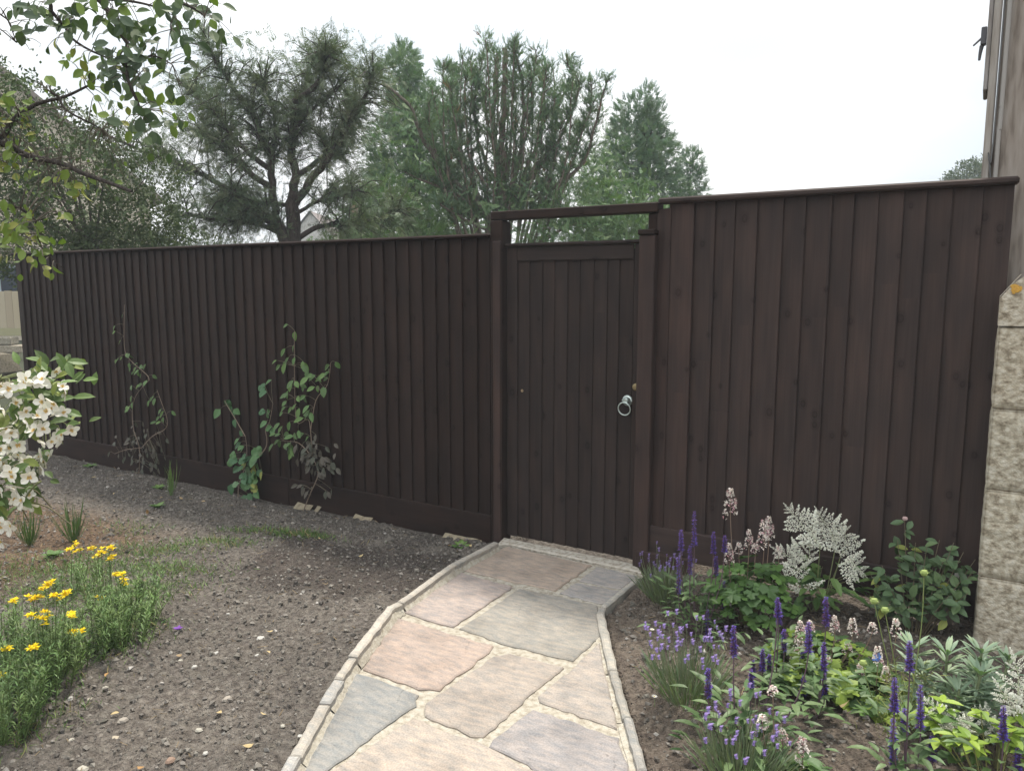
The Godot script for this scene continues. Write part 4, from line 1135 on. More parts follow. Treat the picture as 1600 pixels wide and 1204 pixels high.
func build_far_trees():
	var cyp := []; var broad := []  # cypress crowns below carry distance haze in their paled colour
	for i in 4: cyp.append(spray(7, 0.34, 0.17, 0.8, 0.35))
	for i in 4:
		var s := Soup.new()
		var l := blade(0.55, 0.3, 0.2, 0.85, 2)
		for k in 7: s.put(at_leaf(rand_dir() * 0.35, rand_dir(0.2), rand_dir(1.0), rnd(0.22, 0.36)), l, Color.WHITE)
		broad.append(s)
	var B1 := []
	for i in 15:
		var h := 1.6 + i * 0.29
		var w := lerpf(1.35, 0.22, pow(i / 14.0, 1.4))
		B1.append([rnd(-0.2, 0.2) + (0.1 if i % 2 == 0 else -0.1) * w, h, rnd(-0.2, 0.2), w, 0.42, int(200 + w * 620)])
	lobe_tree("cypress_tree", "dense pointed cypress rising behind the bare limbs of the cut conifer", Vector3(-7.02, 0, -8.02), 5.7, 0.2, B1, Color(0.145, 0.215, 0.125), cyp, Vector2(0.10, 0.20), 0.3)
	var B2 := []
	for i in 12:
		var h := 1.7 + i * 0.27
		var w := lerpf(1.5, 0.42, pow(i / 11.0, 1.3))
		B2.append([-0.15 + rnd(-0.12, 0.12), h, rnd(-0.2, 0.2), w, 0.38, int(160 + w * 640)])
	for q in [[-1.3, 2.4, 0.8, 420], [-1.5, 3.1, 0.6, 300], [-1.1, 3.6, 0.5, 220], [0.9, 2.3, 0.6, 260]]: B2.append([q[0], q[1], -0.2, q[2], 0.45, q[3]])
	for i in 5: B2.append([0.12 + rnd(-0.08, 0.08), 3.6 + i * 0.33, 0.1, 0.40 - i * 0.05, 0.32, 150])
	lobe_tree("cypress_tree", "soft green cypress with twin tips beside the taller fence's gate end", Vector3(-3.32, 0, -10.29), 5.0, 0.16, B2, Color(0.145, 0.210, 0.140), cyp, Vector2(0.09, 0.18), 0.3)
	var B3 := []
	for i in 8: B3.append([rnd(-0.1, 0.1), 1.7 + i * 0.31, rnd(-0.1, 0.1), lerpf(0.75, 0.24, i / 7.0), 0.32, 260])
	lobe_tree("cypress_tree", "small low cypress just past the twin-tipped one, barely above the taller fence", Vector3(-2.66, 0, -11.2), 4.0, 0.1, B3, Color(0.145, 0.210, 0.140), cyp, Vector2(0.09, 0.17), 0.3)
	lobe_tree("evergreen_shrub", "bright green evergreen shrub behind the long fence between the two bare-limbed trees", Vector3(-5.9, 0, -5.78), 2.4, 0.06, [[-0.5, 1.7, 0, 0.8, 0.6, 330], [0.4, 1.9, 0, 0.8, 0.7, 380], [0.0, 2.5, 0, 0.6, 0.6, 240], [0.9, 1.6, 0, 0.6, 0.5, 220], [-1.2, 1.7, 0.2, 0.6, 0.45, 200]], Color(0.15, 0.235, 0.095), cyp, Vector2(0.14, 0.3), 0.4)
	lobe_tree("leafy_shrub", "dark small-leaved shrub behind the far end of the long fence", Vector3(-5.68, 0, -0.9), 2.3, 0.05, [[-0.5, 1.85, 0, 0.55, 0.35, 620], [0.25, 1.85, -0.1, 0.5, 0.35, 620], [-0.2, 2.35, 0, 0.55, 0.4, 520], [0.55, 2.2, 0, 0.45, 0.35, 430], [-0.8, 2.45, 0, 0.4, 0.35, 330], [0.0, 2.8, 0, 0.5, 0.3, 240], [0.6, 2.65, 0, 0.45, 0.3, 220], [0.95, 1.9, 0.0, 0.4, 0.3, 160], [-0.75, 2.95, 0, 0.4, 0.3, 200], [-0.3, 3.2, 0, 0.4, 0.25, 130], [0.3, 3.0, 0, 0.45, 0.25, 130], [-0.9, 3.3, 0, 0.35, 0.3, 170], [-0.55, 3.45, 0, 0.35, 0.25, 120], [-1.0, 3.65, 0, 0.3, 0.25, 110], [-0.7, 2.7, 0.1, 0.4, 0.4, 220]], Color(0.085, 0.112, 0.052), broad, Vector2(0.09, 0.17), 0.1)
	lobe_tree("distant_tree", "small distant round tree beside the rendered building above the fence", Vector3(1.76, 0, -30.97), 5.4, 0.14, [[-0.2, 5.4, 0, 0.95, 0.8, 460], [0.6, 5.7, 0, 0.9, 0.85, 460], [-0.7, 5.0, 0, 0.55, 0.6, 200]], Color(0.085, 0.115, 0.055), broad, Vector2(0.2, 0.4), 0.2)
	lobe_tree("distant_tree", "tip of a distant tree just showing over the middle of the taller fence", Vector3(-2.2, 0, -33.3), 4.9, 0.12, [[0, 4.75, 0, 0.75, 0.55, 260]], Color(0.10, 0.12, 0.05), broad, Vector2(0.2, 0.36), 0.2)

func build_overhang():
	var t := thing("overhanging_tree", "broadleaf tree whose leafy boughs hang in from beyond the shrub of white blossom", "tree", V3(OVERHANG[0]), YAW)
	var limbs := limbs_of(t, OVERHANG[1], Color(0.075, 0.062, 0.052), [0.0, 0.15, -0.1, 0.1, -0.15, 0.1, 0.0, 0.1, -0.05, 0.0, -0.2, 0.05], 0.55)
	leaf_kind("bough", [blade(0.62, 0.25, 0.10), blade(0.56, 0.35, 0.18), blade(0.66, 0.15, -0.05)], [Color(0.070, 0.105, 0.055), Color(0.085, 0.125, 0.060), Color(0.10, 0.145, 0.060), Color(0.16, 0.22, 0.05), Color(0.19, 0.26, 0.055), Color(0.24, 0.25, 0.05)])
	var count := 0
	for c in OVERHANG[2]:
		for k in int(c[4] * 1.55):
			var r := Vector2(rng.randfn(), rng.randfn()) * 0.6
			var p := Vector3(c[0] + r.x * c[2], c[1] + r.y * c[3], rnd(-0.16, 0.16))
			var kind := int(c[5])
			var size := rnd(0.045, 0.070) if kind == 0 else rnd(0.036, 0.060) if kind == 1 else rnd(0.014, 0.024)
			var d := Vector3(rng.randfn(), rng.randfn() - 0.7, rng.randfn() * 0.7)
			leaf(t, "bough", p, d, Vector3(rng.randfn() * 0.6, 0.5, 0.9), size, "leaf", M.leaf, 0 if kind != 1 else 9, (8 if rng.randf() < 0.78 else 14) if kind != 1 else 17)
			if k % 2 == 0:
				# leaf stalk back towards the nearest limb
				var best := p; var bd := 9.0
				for q in limbs:
					for w in q:
						var dd: float = w.distance_to(p)
						if dd < bd: bd = dd; best = w
				if bd < 0.3: part(t, "twig", tube_mesh([best, best.lerp(p, 0.6) + Vector3(0, 0.02, 0), p], 0.0022, 0.0009, Color(0.10, 0.085, 0.06), 4), M.stem)
			count += 1

# ---------------------------------------------------------------- shrubs and flowers
func build_mock_orange():
	var t := thing("mock_orange_shrub", "shrub full of white four-petalled blossom beside the yellow flowers", "shrub", V3(MOCK_ORANGE[0]) + Vector3(-0.03, 0, 0.02), YAW)
	var fl: Array = MOCK_ORANGE[1]
	var pet := blade(0.74, 0.3, -0.16, 1.15, 6)
	var pet2 := blade(0.8, 0.12, 0.18, 1.1, 6, 0.06)
	var pet3 := blade(0.7, 0.5, -0.3, 1.15, 6, 0.08)
	var shapes := []
	for v in 5:
		var s := Soup.new()
		for k in 4:
			var a := TAU * k / 4.0 + rnd(-0.25, 0.25)
			var d := Vector3(cos(a), sin(a), rnd(0.05, 0.55))
			s.put(at_leaf(Vector3.ZERO, d, Vector3(rnd(-0.3, 0.3), rnd(-0.3, 0.3), 1) - d * 0.2, rnd(0.44, 0.56)), [pet, pet2, pet3][rng.randi() % 3], vary(Color(0.82, 0.80, 0.72), 0.05))
			s.put(at_leaf(Vector3(0, 0, 0.012), d + Vector3(0, 0, 0.06), Vector3(0, 0, 1) - d * 0.2, rnd(0.12, 0.18)), pet, Color(0.72, 0.50, 0.22))
		for k in 16:
			var d2 := Vector3(rng.randfn() * 0.45, rng.randfn() * 0.45, 1.0).normalized()
			s.put(at_leaf(Vector3.ZERO, d2, Vector3.UP, rnd(0.13, 0.2)), blade(0.12, 0, 0, 0.85, 2), Color(0.70, 0.58, 0.22))
		shapes.append(s.mesh())
	var stems := []
	for i in 18:
		var e := Vector3(rnd(0.0, 0.28), rnd(0.62, 1.30), rnd(-0.25, 0.25))
		stems.append(smooth(PackedVector3Array([Vector3(rnd(-0.26, -0.12), 0, rnd(-0.1, 0.1)), Vector3(-0.14, maxf(e.y * 0.8, 0.75), e.z * 0.4), Vector3(e.x * 0.55, e.y + 0.07, e.z * 0.8), e]), 5))
		var s := Soup.new()
		s.tube(stems[-1], 0.0042, 0.0018, 6, Color(0.13, 0.12, 0.06))
		part(t, "stem", s.mesh(), M.stem)
	for i in int(fl.size() * 1.5):
		var j := i % (fl.size() / 2)
		var p := Vector3(fl[j * 2], fl[j * 2 + 1], rnd(-0.05, 0.12))
		if i != j: p += Vector3(rng.randfn() * 0.026, rng.randfn() * 0.02 - 0.008, rnd(-0.04, 0.02))
		var nrm := Vector3(rng.randfn() * 0.8, rng.randfn() * 0.6 + 0.25, 0.75).normalized()
		var b := facing(nrm.cross(rand_dir()), nrm)
		var s := rnd(0.040, 0.054)
		part(t, "flower", shapes[rng.randi() % 5], M.petal, Transform3D(Basis(b.x * s, b.y * s, b.z * s), p))
		var q: PackedVector3Array = stems[rng.randi() % stems.size()]
		var near := q[0]
		for st in stems:
			for w in st:
				if w.distance_to(p) < near.distance_to(p): near = w
		if near.distance_to(p) < 0.14: part(t, "stalk", tube_mesh([near, near.lerp(p, 0.6) + Vector3(0, 0.015, -0.02), p - nrm * 0.004], 0.002, 0.0012, Color(0.14, 0.16, 0.06), 4), M.stem)
	leaf_kind("mock", [blade(0.5, 0.3, 0.15), blade(0.46, 0.2, 0.22)], [Color(0.075, 0.115, 0.035), Color(0.105, 0.16, 0.05), Color(0.13, 0.20, 0.06), Color(0.20, 0.24, 0.06)])
	for c in MOCK_ORANGE[2]:
		for k in int(c[4] * 1.5):
			var r := Vector2(rng.randfn(), rng.randfn()) * 0.6
			leaf(t, "mock", Vector3(c[0] + r.x * c[2], c[1] + r.y * c[3], rnd(-0.16, 0.06)), Vector3(rng.randfn(), rng.randfn() - 0.2, rng.randfn() * 0.6), Vector3(rng.randfn() * 0.5, 0.8, 0.6), rnd(0.035, 0.062))

func build_yellow():
	var fl := []
	var pet := blade(0.5, 0.2, 0.1, 0.8, 2)
	for v in 4:
		var s := Soup.new()
		for q in 5:
			var c := Vector3(rnd(-0.5, 0.5), rnd(-0.45, 0.45), rnd(-0.5, 0.5)) * 0.8
			for k in 5:
				var a := TAU * k / 5.0 + q
				var d := Vector3(cos(a), rnd(-0.1, 0.9), sin(a))
				s.put(at_leaf(c, d, Vector3.UP, 0.5), pet, vary(Color(0.84, 0.64, 0.014), 0.10))
			for k in 8: s.put(at_leaf(c, rand_dir(1.6), Vector3.RIGHT, 0.38), blade(0.12, 0, 0, 0.9, 2), Color(0.74, 0.52, 0.012))
		fl.append(s.mesh())
	var slip := blade(0.16, 0.1, 0.2, 0.85, 2)
	var names := ["yellow-flowered plant with the widest spread of flat golden heads", "yellow-flowered plant with three golden heads at the edge of the bare soil", "slim yellow-flowered stem with a lone flat head beside the thatch", "tallest yellow-flowered plant with a column of golden heads", "yellow-flowered plant with a golden pair of heads facing the open soil"]
	for i in YELLOW.size():
		var d: Array = YELLOW[i]
		var base := V3(d[0])
		base.y = soil_y(base.x, base.z) - 0.01
		var heads: Array = d[1]
		var label: String = names[i] if i < 5 else ("feathery green plant with one yellow head among the yellow-flowered clumps" if heads.size() > 0 else "feathery green plant without flowers among the yellow-flowered clumps")
		var t := thing("yellow_flower_plant", label, "flowering plant", base, YAW, "" if i < 5 else ("feathery plants with one yellow head" if heads.size() > 0 else "feathery plants without flowers"))
		var fol := Soup.new()
		var ends := []
		for h in heads: ends.append(Vector3(h[0], h[1], rnd(-0.05, 0.05)))
		var top := 0.24
		for e in ends: top = maxf(top, e.y * 0.8)
		var extra := 34 if i not in [2, 3] else 12
		for k in extra: ends.append(Vector3(rng.randfn() * 0.085, top * rnd(0.5, 1.0), rng.randfn() * 0.085))
		for k in ends.size():
			var e: Vector3 = ends[k]
			var root := Vector3(e.x * 0.6 + rnd(-0.02, 0.02), 0, e.z * 0.7 + rnd(-0.02, 0.02))
			var st := smooth(PackedVector3Array([root, root.lerp(e, 0.55) + Vector3(rnd(-0.01, 0.01), 0.01, 0), e]), 4)
			part(t, "stem", tube_mesh([root, root.lerp(e, 0.55), e], 0.0022, 0.0012, Color(0.10, 0.15, 0.04), 4), M.stem)
			var g := vary(Color(0.125, 0.195, 0.06), 0.25)
			for m in 46:
				var f := rnd(0.06, 0.97) * (st.size() - 1)
				var p := st[int(f)].lerp(st[mini(int(f) + 1, st.size() - 1)], f - int(f))
				var a := rnd(0, TAU)
				fol.put(at_leaf(p, Vector3(cos(a), rnd(0.4, 1.4), sin(a)), Vector3.UP, rnd(0.018, 0.034)), slip, vary(g, 0.2))
			if k < heads.size():
				part(t, "flower_head", fl[rng.randi() % 4], M.petal, Transform3D(Basis(Vector3.UP, rnd(0, TAU)).scaled(Vector3.ONE * rnd(0.030, 0.040)), e))
		part(t, "foliage", fol.mesh(), M.leaf).set_meta("kind", "stuff")

func grass_tuft(label: String, at: Vector3, n: int, h: float, spread: float, col: Color, called := "grass_tuft", group := ""):
	at.y = soil_y(at.x, at.z) - 0.005
	var t := thing(called, label, "grass", at, rnd(0, TAU), group)
	var bl := [blade(0.028, 0.3, 0.25, 0.6, 4), blade(0.024, 0.3, 0.5, 0.6, 4), blade(0.03, 0.3, 0.1, 0.6, 4)]
	for i in n:
		var a := rnd(0, TAU); var r := rnd(0.0, 0.02)
		var s := Soup.new()
		var d := Vector3(cos(a) * spread * rnd(0.2, 1.2), 1.0, sin(a) * spread * rnd(0.2, 1.2))
		s.put(at_leaf(Vector3(cos(a) * r, 0, sin(a) * r), d, Vector3(cos(a), 0.2, sin(a)), h * rnd(0.5, 1.1)), bl[i % 3], vary(col, 0.2))
		part(t, "blade", s.mesh(), M.leaf)

func build_grass():
	grass_tuft("tuft of long upright grass at the fence foot between two climbers", Vector3(-2.72, 0, 0.36), 26, 0.26, 0.45, Color(0.13, 0.20, 0.06))
	grass_tuft("dark arching grass tuft under the white blossom shrub", Vector3(-2.3, 0, 1.32), 60, 0.28, 0.75, Color(0.085, 0.135, 0.045))
	grass_tuft("second dark arching grass tuft, on the brown thatch past the white blossom", Vector3(-2.45, 0, 1.5), 50, 0.26, 0.8, Color(0.085, 0.135, 0.045))
	# thin turf and moss on the soil
	var s := Soup.new()
	var bl := [blade(0.09, 0.2, 0.3, 0.7, 2), blade(0.07, 0.2, 0.6, 0.7, 2)]
	var spots := [[-1.35, 0.62, 0.30, 0.05, 620], [-1.15, 0.52, 0.16, 0.04, 520], [-1.5, 0.9, 0.22, 0.08, 560], [-1.65, 1.15, 0.2, 0.12, 620], [-1.35, 1.3, 0.25, 0.10, 820], [-1.1, 1.42, 0.18, 0.06, 160], [-1.7, 1.55, 0.25, 0.2, 1300], [-1.5, 1.8, 0.3, 0.2, 1400], [-1.2, 1.6, 0.2, 0.15, 700], [-0.9, 1.9, 0.2, 0.12, 600], [-1.1, 1.95, 0.16, 0.16, 420], [-0.75, 2.25, 0.16, 0.25, 900], [-0.45, 2.6, 0.12, 0.22, 700], [-1.0, 2.3, 0.25, 0.3, 1200], [-2.2, 1.0, 0.25, 0.12, 260], [-2.0, 1.75, 0.4, 0.25, 900], [-1.85, 1.25, 0.2, 0.1, 200]]
	for q in spots:
		for k in q[4]:
			var x: float = q[0] + rng.randfn() * q[2] * 0.6; var z: float = q[1] + rng.randfn() * q[3] * 0.6 + (x - q[0]) * -0.35
			if z < 0.04 or not on_soil(x, z): continue
			s.put(at_leaf(Vector3(x, top_y(x, z) - 0.004, z), Vector3(rng.randfn() * 0.7, 1.0, rng.randfn() * 0.7), rand_dir(), rnd(0.018, 0.055)), bl[k % 2], vary(Color(0.125, 0.20, 0.06), 0.4) if rng.randf() < 0.85 else vary(Color(0.30, 0.25, 0.12), 0.3))
	var o := part(self, "grass", s.mesh(), M.leaf)
	tag(o, "thin patches of short grass and weeds growing on the soil", "grass")
	o.set_meta("kind", "stuff")
	# rosette weeds
	leaf_kind("weed", [blade(0.7, 0.2, 0.2, 0.7), blade(0.6, 0.3, 0.3, 0.7)], [Color(0.095, 0.17, 0.05), Color(0.13, 0.21, 0.06)])
	for w in [["low round-leaved weed on the soil in front of the first climber", -2.50, 0.62], ["low round-leaved weed at the fence foot beside the grass tuft", -2.95, 0.30], ["low round-leaved weed at the fence foot by the white blossom shrub", -4.2, 0.12], ["low round-leaved weed in the corner between path edging and gate post", -0.15, 0.24], ["broad-leaved weed on the soil beneath the lowest white blossom", -2.1, 1.55]]:
		var at := Vector3(w[1], 0, w[2])
		at.y = soil_y(at.x, at.z)
		var t := thing("weed", w[0], "weed", at)
		for k in 9:
			var a := k * 2.4
			leaf(t, "weed", Vector3(cos(a) * 0.008, 0.004, sin(a) * 0.008), Vector3(cos(a), rnd(0.3, 1.0), sin(a)), Vector3.UP, rnd(0.04, 0.065))

# climbers: points are x, y on a plane just in front of the boards
func climber(called: String, label: String, data: Array, key: String, grey_from: int, size: Vector2, z0: float):
	var b := Vector3(data[0][0][0], 0, 0)
	b.y = data[0][0][1]
	var t := thing(called, label, "climbing plant", Vector3(b.x, b.y, 0.05))
	var lines := []
	for st in data[0]:
		var p := PackedVector3Array()
		for i in st.size() / 2:
			p.append(Vector3(st[i * 2] - b.x, st[i * 2 + 1] - b.y, 0.012 + rnd(0.0, 0.025)))
		var q := smooth(p, 4)
		var s := Soup.new()
		s.tube(q, 0.0042, 0.0016, 5, Color(0.20, 0.15, 0.11))
		part(t, "stem", s.mesh(), M.stem)
		lines.append(q)
	var put := func(x: float, y: float, sz: float, lo: int, hi: int):
		var p := Vector3(x, y, rnd(0.0, 0.06))
		var best := p; var bd := 9.0
		for q in lines:
			for w in q:
				if w.distance_to(p) < bd: bd = w.distance_to(p); best = w
		var d := (p - best).normalized() * 0.6 + Vector3(rng.randfn() * 0.5, -0.75, rnd(0.0, 0.5))
		leaf(t, key, p, d, Vector3(rnd(-0.4, 0.4), 0.6, 0.9), sz, "leaf", M.leaf, lo, hi)
		if bd > 0.015 and bd < 0.2: part(t, "leaf_stalk", tube_mesh([best, best.lerp(p, 0.5) + Vector3(0, 0.008, 0.006), p], 0.0014, 0.0009, Color(0.14, 0.12, 0.08), 4), M.stem)
	var lv: Array = data[1]
	var all: int = leaf_bits[key].size()
	for i in lv.size() / 2:
		var y: float = lv[i * 2 + 1] - b.y
		var small := rnd(size.x, size.y)
		if i % 2 == 0: put.call(lv[i * 2] - b.x + rng.randfn() * 0.03, y + rng.randfn() * 0.03, small * 0.8, 0, grey_from - 1)
		put.call(lv[i * 2] - b.x, y, small, 0, grey_from - 1)
	for c in data[2]:
		for k in int(c[4]):
			var r := Vector2(rng.randfn(), rng.randfn()) * 0.55
			put.call(c[0] - b.x + r.x * c[2], c[1] - b.y + r.y * c[3], rnd(size.x, size.y) * 0.85, grey_from if key != "ivy" else 0, all - 1)

func build_climbers():
	var g := [blade(0.55, 0.25, 0.15), blade(0.6, 0.15, 0.2), blade(0.5, 0.35, 0.1)]
	leaf_kind("clem", g, [Color(0.075, 0.135, 0.045), Color(0.095, 0.175, 0.055), Color(0.12, 0.20, 0.06), Color(0.072, 0.066, 0.05), Color(0.085, 0.072, 0.055), Color(0.06, 0.066, 0.045)])
	leaf_kind("ivy", [lobed(3, 0.25, 0.04), blade(0.8, 0.2, 0.15, 0.65)], [Color(0.055, 0.13, 0.055), Color(0.075, 0.16, 0.055), Color(0.10, 0.19, 0.06), Color(0.24, 0.26, 0.06), Color(0.12, 0.20, 0.10)])
	climber("climber", "straggling climber with brown-grey leaves low down, by the fence's blossom end", CLIMBER_A, "clem", 9, Vector2(0.042, 0.07), 0.05)
	climber("climber", "short climber with broad glossy green and yellowing leaves on the long fence", CLIMBER_B, "ivy", 4, Vector2(0.06, 0.09), 0.05)
	climber("climber", "tall climber with fresh green three-part leaves on the long fence", CLIMBER_C, "clem", 9, Vector2(0.05, 0.082), 0.05)

# --- the flower bed
func local3(flat: Array, i: int, w := 0.0) -> Vector3:
	return Vector3(flat[i * 2], flat[i * 2 + 1], w)

func salvia_spike() -> ArrayMesh:
	var s := Soup.new()
	var fl := blade(0.6, 0.6, 0.3, 0.8, 2)
	for i in 26:
		var y := pow(i / 25.0, 0.9)
		var w := (0.085 * (1.0 - 0.55 * y) + 0.008) * rnd(0.7, 1.15)
		for k in 6:
			var a := k * 1.047 + i * 0.6 + rnd(-0.2, 0.2)
			var col := vary(Color(0.115, 0.078, 0.32), 0.35) if rng.randf() < 0.62 else vary(Color(0.10, 0.05, 0.11), 0.35)
			s.put(at_leaf(Vector3(cos(a) * 0.012, y, sin(a) * 0.012), Vector3(cos(a), rnd(0.3, 0.9), sin(a)), Vector3.UP, w * rnd(0.75, 1.15)), fl, col)
	return s.mesh()

func foam_spike() -> ArrayMesh:
	var s := Soup.new()
	var bl := blade(0.55, 0.5, 0.2, 0.75, 2)
	for i in 74:
		var y := pow(rng.randf(), 0.8)
		var a := rnd(0, TAU)
		var r := lerpf(0.20, 0.04, pow(y, 1.5))
		var p := Vector3(cos(a) * r, y, sin(a) * r)
		var col := vary(Color(0.72, 0.66, 0.60), 0.1) if rng.randf() < 0.82 else vary(Color(0.55, 0.34, 0.35), 0.2)
		for k in 4:
			s.put(at_leaf(p, rand_dir(0.2) + Vector3(cos(a), 0, sin(a)), Vector3.UP, rnd(0.06, 0.10)), bl, col)
	return s.mesh()

func plume_branch() -> Soup:
	var s := Soup.new()
	var bl := blob(1.0, 0.9)
	for i in 90:
		var y := rng.randf()
		var r := 0.10 * pow(sin(PI * minf(0.16 + y * 0.84, 1.0)), 0.7)
		var a := rnd(0, TAU)
		var q := r * sqrt(rng.randf())
		s.put(Transform3D(Basis(rand_dir(), rnd(0, TAU)).scaled(Vector3.ONE * rnd(0.018, 0.04)), Vector3(cos(a) * q, y, sin(a) * q)), bl, vary(Color(0.76, 0.76, 0.66), 0.1))
	return s

func build_bed():
	var spikes := []; var foams := []
	for i in 4: spikes.append(salvia_spike())
	for i in 5: foams.append(foam_spike())
	leaf_kind("sage", [blade(0.36, 0.25, 0.25, 0.7), blade(0.32, 0.35, 0.15, 0.7), blade(0.4, 0.2, 0.35, 0.7)], [Color(0.09, 0.15, 0.062), Color(0.11, 0.175, 0.072), Color(0.13, 0.19, 0.085), Color(0.075, 0.12, 0.05)])
	var slab := ["salvia with nine thin purple spikes growing against the lavender by the gate", "large-leaved grey-green salvia whose leaves overlap a violet lavender", "salvia with upright purple spikes between the pink-white foamflowers", "salvia with tall purple-black spikes in front of the blue-green spurge", "salvia with a stout purple spike among the yellow-green leaves", "salvia with short purple spikes between a lavender and the yellow-green foamflower"]
	for i in SALVIA.size():
		var base := V3(SALVIA[i][0])
		base.y = soil_y(base.x, base.z)
		var t := thing("salvia_plant", slab[i], "flowering plant", base, YAW)
		for q in SALVIA[i][1]:
			var w := rnd(-0.06, 0.06)
			var top := Vector3(q[0], q[1], w); var bot := Vector3(q[2], q[3], w)
			var root := Vector3(clampf(bot.x * 0.35, -0.06, 0.06), 0, w * 0.3)
			var bend := root.lerp(bot, 0.6) + Vector3((bot.x - root.x) * 0.2, 0.0, 0)
			part(t, "stem", tube_mesh([root, bend, bot, top], 0.0028, 0.0015, Color(0.10, 0.06, 0.075), 5), M.stem)
			var d := top - bot
			var b := facing(d, Vector3(0, 0, 1))
			var l := d.length()
			var fat := clampf(0.17 / l, 1.0, 2.2)
			part(t, "flower_spike", spikes[rng.randi() % 4], M.blossom, Transform3D(Basis(b.x * l * fat, b.y * l, b.z * l * fat), bot))
			for k in 4:
				var p := root.lerp(bend, rnd(0.2, 1.0))
				var a := rnd(0, TAU)
				leaf(t, "sage", p, Vector3(cos(a), rnd(0.1, 0.8), sin(a)), Vector3.UP, rnd(0.05, 0.085))
		for k in [130, 120, 70, 50, 30, 60][i]:
			var a := rnd(0, TAU); var r := rnd(0.0, 0.2)
			leaf(t, "sage", Vector3(cos(a) * r, rnd(0.02, 0.22), sin(a) * r), Vector3(cos(a), rnd(0.0, 0.9), sin(a)), Vector3.UP, rnd(0.045, 0.08) if i == 1 else rnd(0.038, 0.065))
	leaf_kind("foam", [lobed(5, 0.55, 0.22), lobed(3, 0.5, 0.2)], [Color(0.085, 0.16, 0.045), Color(0.105, 0.19, 0.05), Color(0.07, 0.125, 0.045), Color(0.20, 0.29, 0.05)])
	var flab := ["large foamflower with tall white spires and a mound of jagged green leaves against the fence", "foamflower with yellow-green leaves and short pinkish spires in mid bed", "foamflower with few leaves and pink spires beside the spurge", "small foamflower with two creamy spires beside the large-leaved salvia"]
	for i in TIARELLA.size():
		var base := V3(TIARELLA[i][0])
		base.y = soil_y(base.x, base.z)
		var t := thing("foamflower_plant", flab[i], "flowering plant", base, YAW)
		for q in TIARELLA[i][1]:
			var w := rnd(-0.05, 0.05)
			var top := Vector3(q[0], q[1], w); var bot := Vector3(q[2], q[3], w)
			var root := Vector3(bot.x * 0.4, 0, 0)
			part(t, "stem", tube_mesh([root, root.lerp(bot, 0.6) + Vector3((bot.x - root.x) * 0.15, 0, 0), bot, top], 0.0022, 0.0012, Color(0.20, 0.14, 0.10), 5), M.stem)
			var d := top - bot
			var b := facing(d, Vector3(0, 0, 1)); var l := d.length()
			var fat := clampf(0.055 / l, 0.7, 1.6) * 1.5
			part(t, "flower_spire", foams[rng.randi() % 5], M.blossom, Transform3D(Basis(b.x * l * fat, b.y * l, b.z * l * fat), bot))
		for k in [150, 150, 70, 40][i]:
			var a := rnd(0, TAU)
			var r: float = [0.15, 0.19, 0.13, 0.09][i] * sqrt(rng.randf())
			var h: float = [0.36, 0.19, 0.10, 0.08][i] * (1.0 - 0.4 * r / 0.15) * rnd(0.35, 1.0)
			var p := Vector3(cos(a) * r, h, sin(a) * r)
			leaf(t, "foam", p, Vector3(cos(a), rnd(-0.9, 0.2), sin(a)), Vector3(cos(a) * 0.3, 1, sin(a) * 0.3), rnd(0.05, 0.085), "leaf", M.leaf, 0 if i != 1 else 4, 5 if i in [0, 3] else 7)
			if k % 3 == 0: part(t, "leaf_stalk", tube_mesh([Vector3(p.x * 0.2, 0, p.z * 0.2), Vector3(p.x * 0.6, p.y * 0.8, p.z * 0.6), p], 0.0016, 0.001, Color(0.15, 0.17, 0.06), 4), M.stem)
	# astilbe
	var plume := []
	for i in 4: plume.append(plume_branch().mesh())
	leaf_kind("fern", [blade(0.42, 0.3, 0.2, 0.8, 6, 0.3), blade(0.36, 0.3, 0.3, 0.8, 6, 0.3)], [Color(0.085, 0.15, 0.05), Color(0.11, 0.18, 0.055), Color(0.07, 0.125, 0.05)])
	var alab := ["white-plumed astilbe spreading feathery sprays against the taller fence", "white-plumed astilbe growing between the spurge and yellow-green leaves"]
	for i in 2:
		var data: Array = [ASTILBE_A, ASTILBE_B][i][0]
		var base := V3(data[0])
		base.y = soil_y(base.x, base.z)
		var t := thing("astilbe_plant", alab[i], "flowering plant", base, YAW)
		for fl in data[1]:
			var m: int = fl.size() / 2
			var p := PackedVector3Array()
			var w := rnd(-0.06, 0.06)
			for k in m: p.append(local3(fl, k, w))
			var q := smooth(p, 5)
			var end := q[q.size() - 1]
			part(t, "stem", tube_mesh([Vector3(end.x * 0.3, 0, 0), Vector3(end.x * 0.7, end.y * 0.6, w * 0.5), end] + Array(q).slice(0, q.size() - 1).filter(func(_v): return true).slice(0, 0), 0.0028, 0.002, Color(0.16, 0.18, 0.08), 5), M.stem)
			var rev := Array(q); rev.reverse()
			part(t, "plume_stem", tube_mesh(rev, 0.002, 0.0012, Color(0.42, 0.45, 0.30), 5), M.stem)
			var total := q.size()
			for k in int(total * 1.1):
				var f := k / float(int(total * 1.1)) * (total - 1)
				var c := q[int(f)].lerp(q[mini(int(f) + 1, total - 1)], f - int(f))
				var dirn := (q[0] - q[total - 1]).normalized()
				var along := 1.0 - f / (total - 1)
				var side := Vector3(-dirn.y, dirn.x, 0) * (1.0 if k % 2 == 0 else -1.0)
				var out := (side * 0.9 + dirn * 0.8 + Vector3(0, 0, rng.randfn() * 0.5)).normalized()
				var l := (1.0 if i == 0 else 0.62) * lerpf(0.125, 0.03, pow(along, 1.2)) * rnd(0.75, 1.15)
				var b := facing(out, Vector3(0, 0, 1))
				part(t, "plume", plume[rng.randi() % 4], M.blossom, Transform3D(Basis(b.x * l * 1.35, b.y * l, b.z * l * 1.35), c))
			var bt := facing(q[0] - q[2], Vector3(0, 0, 1))
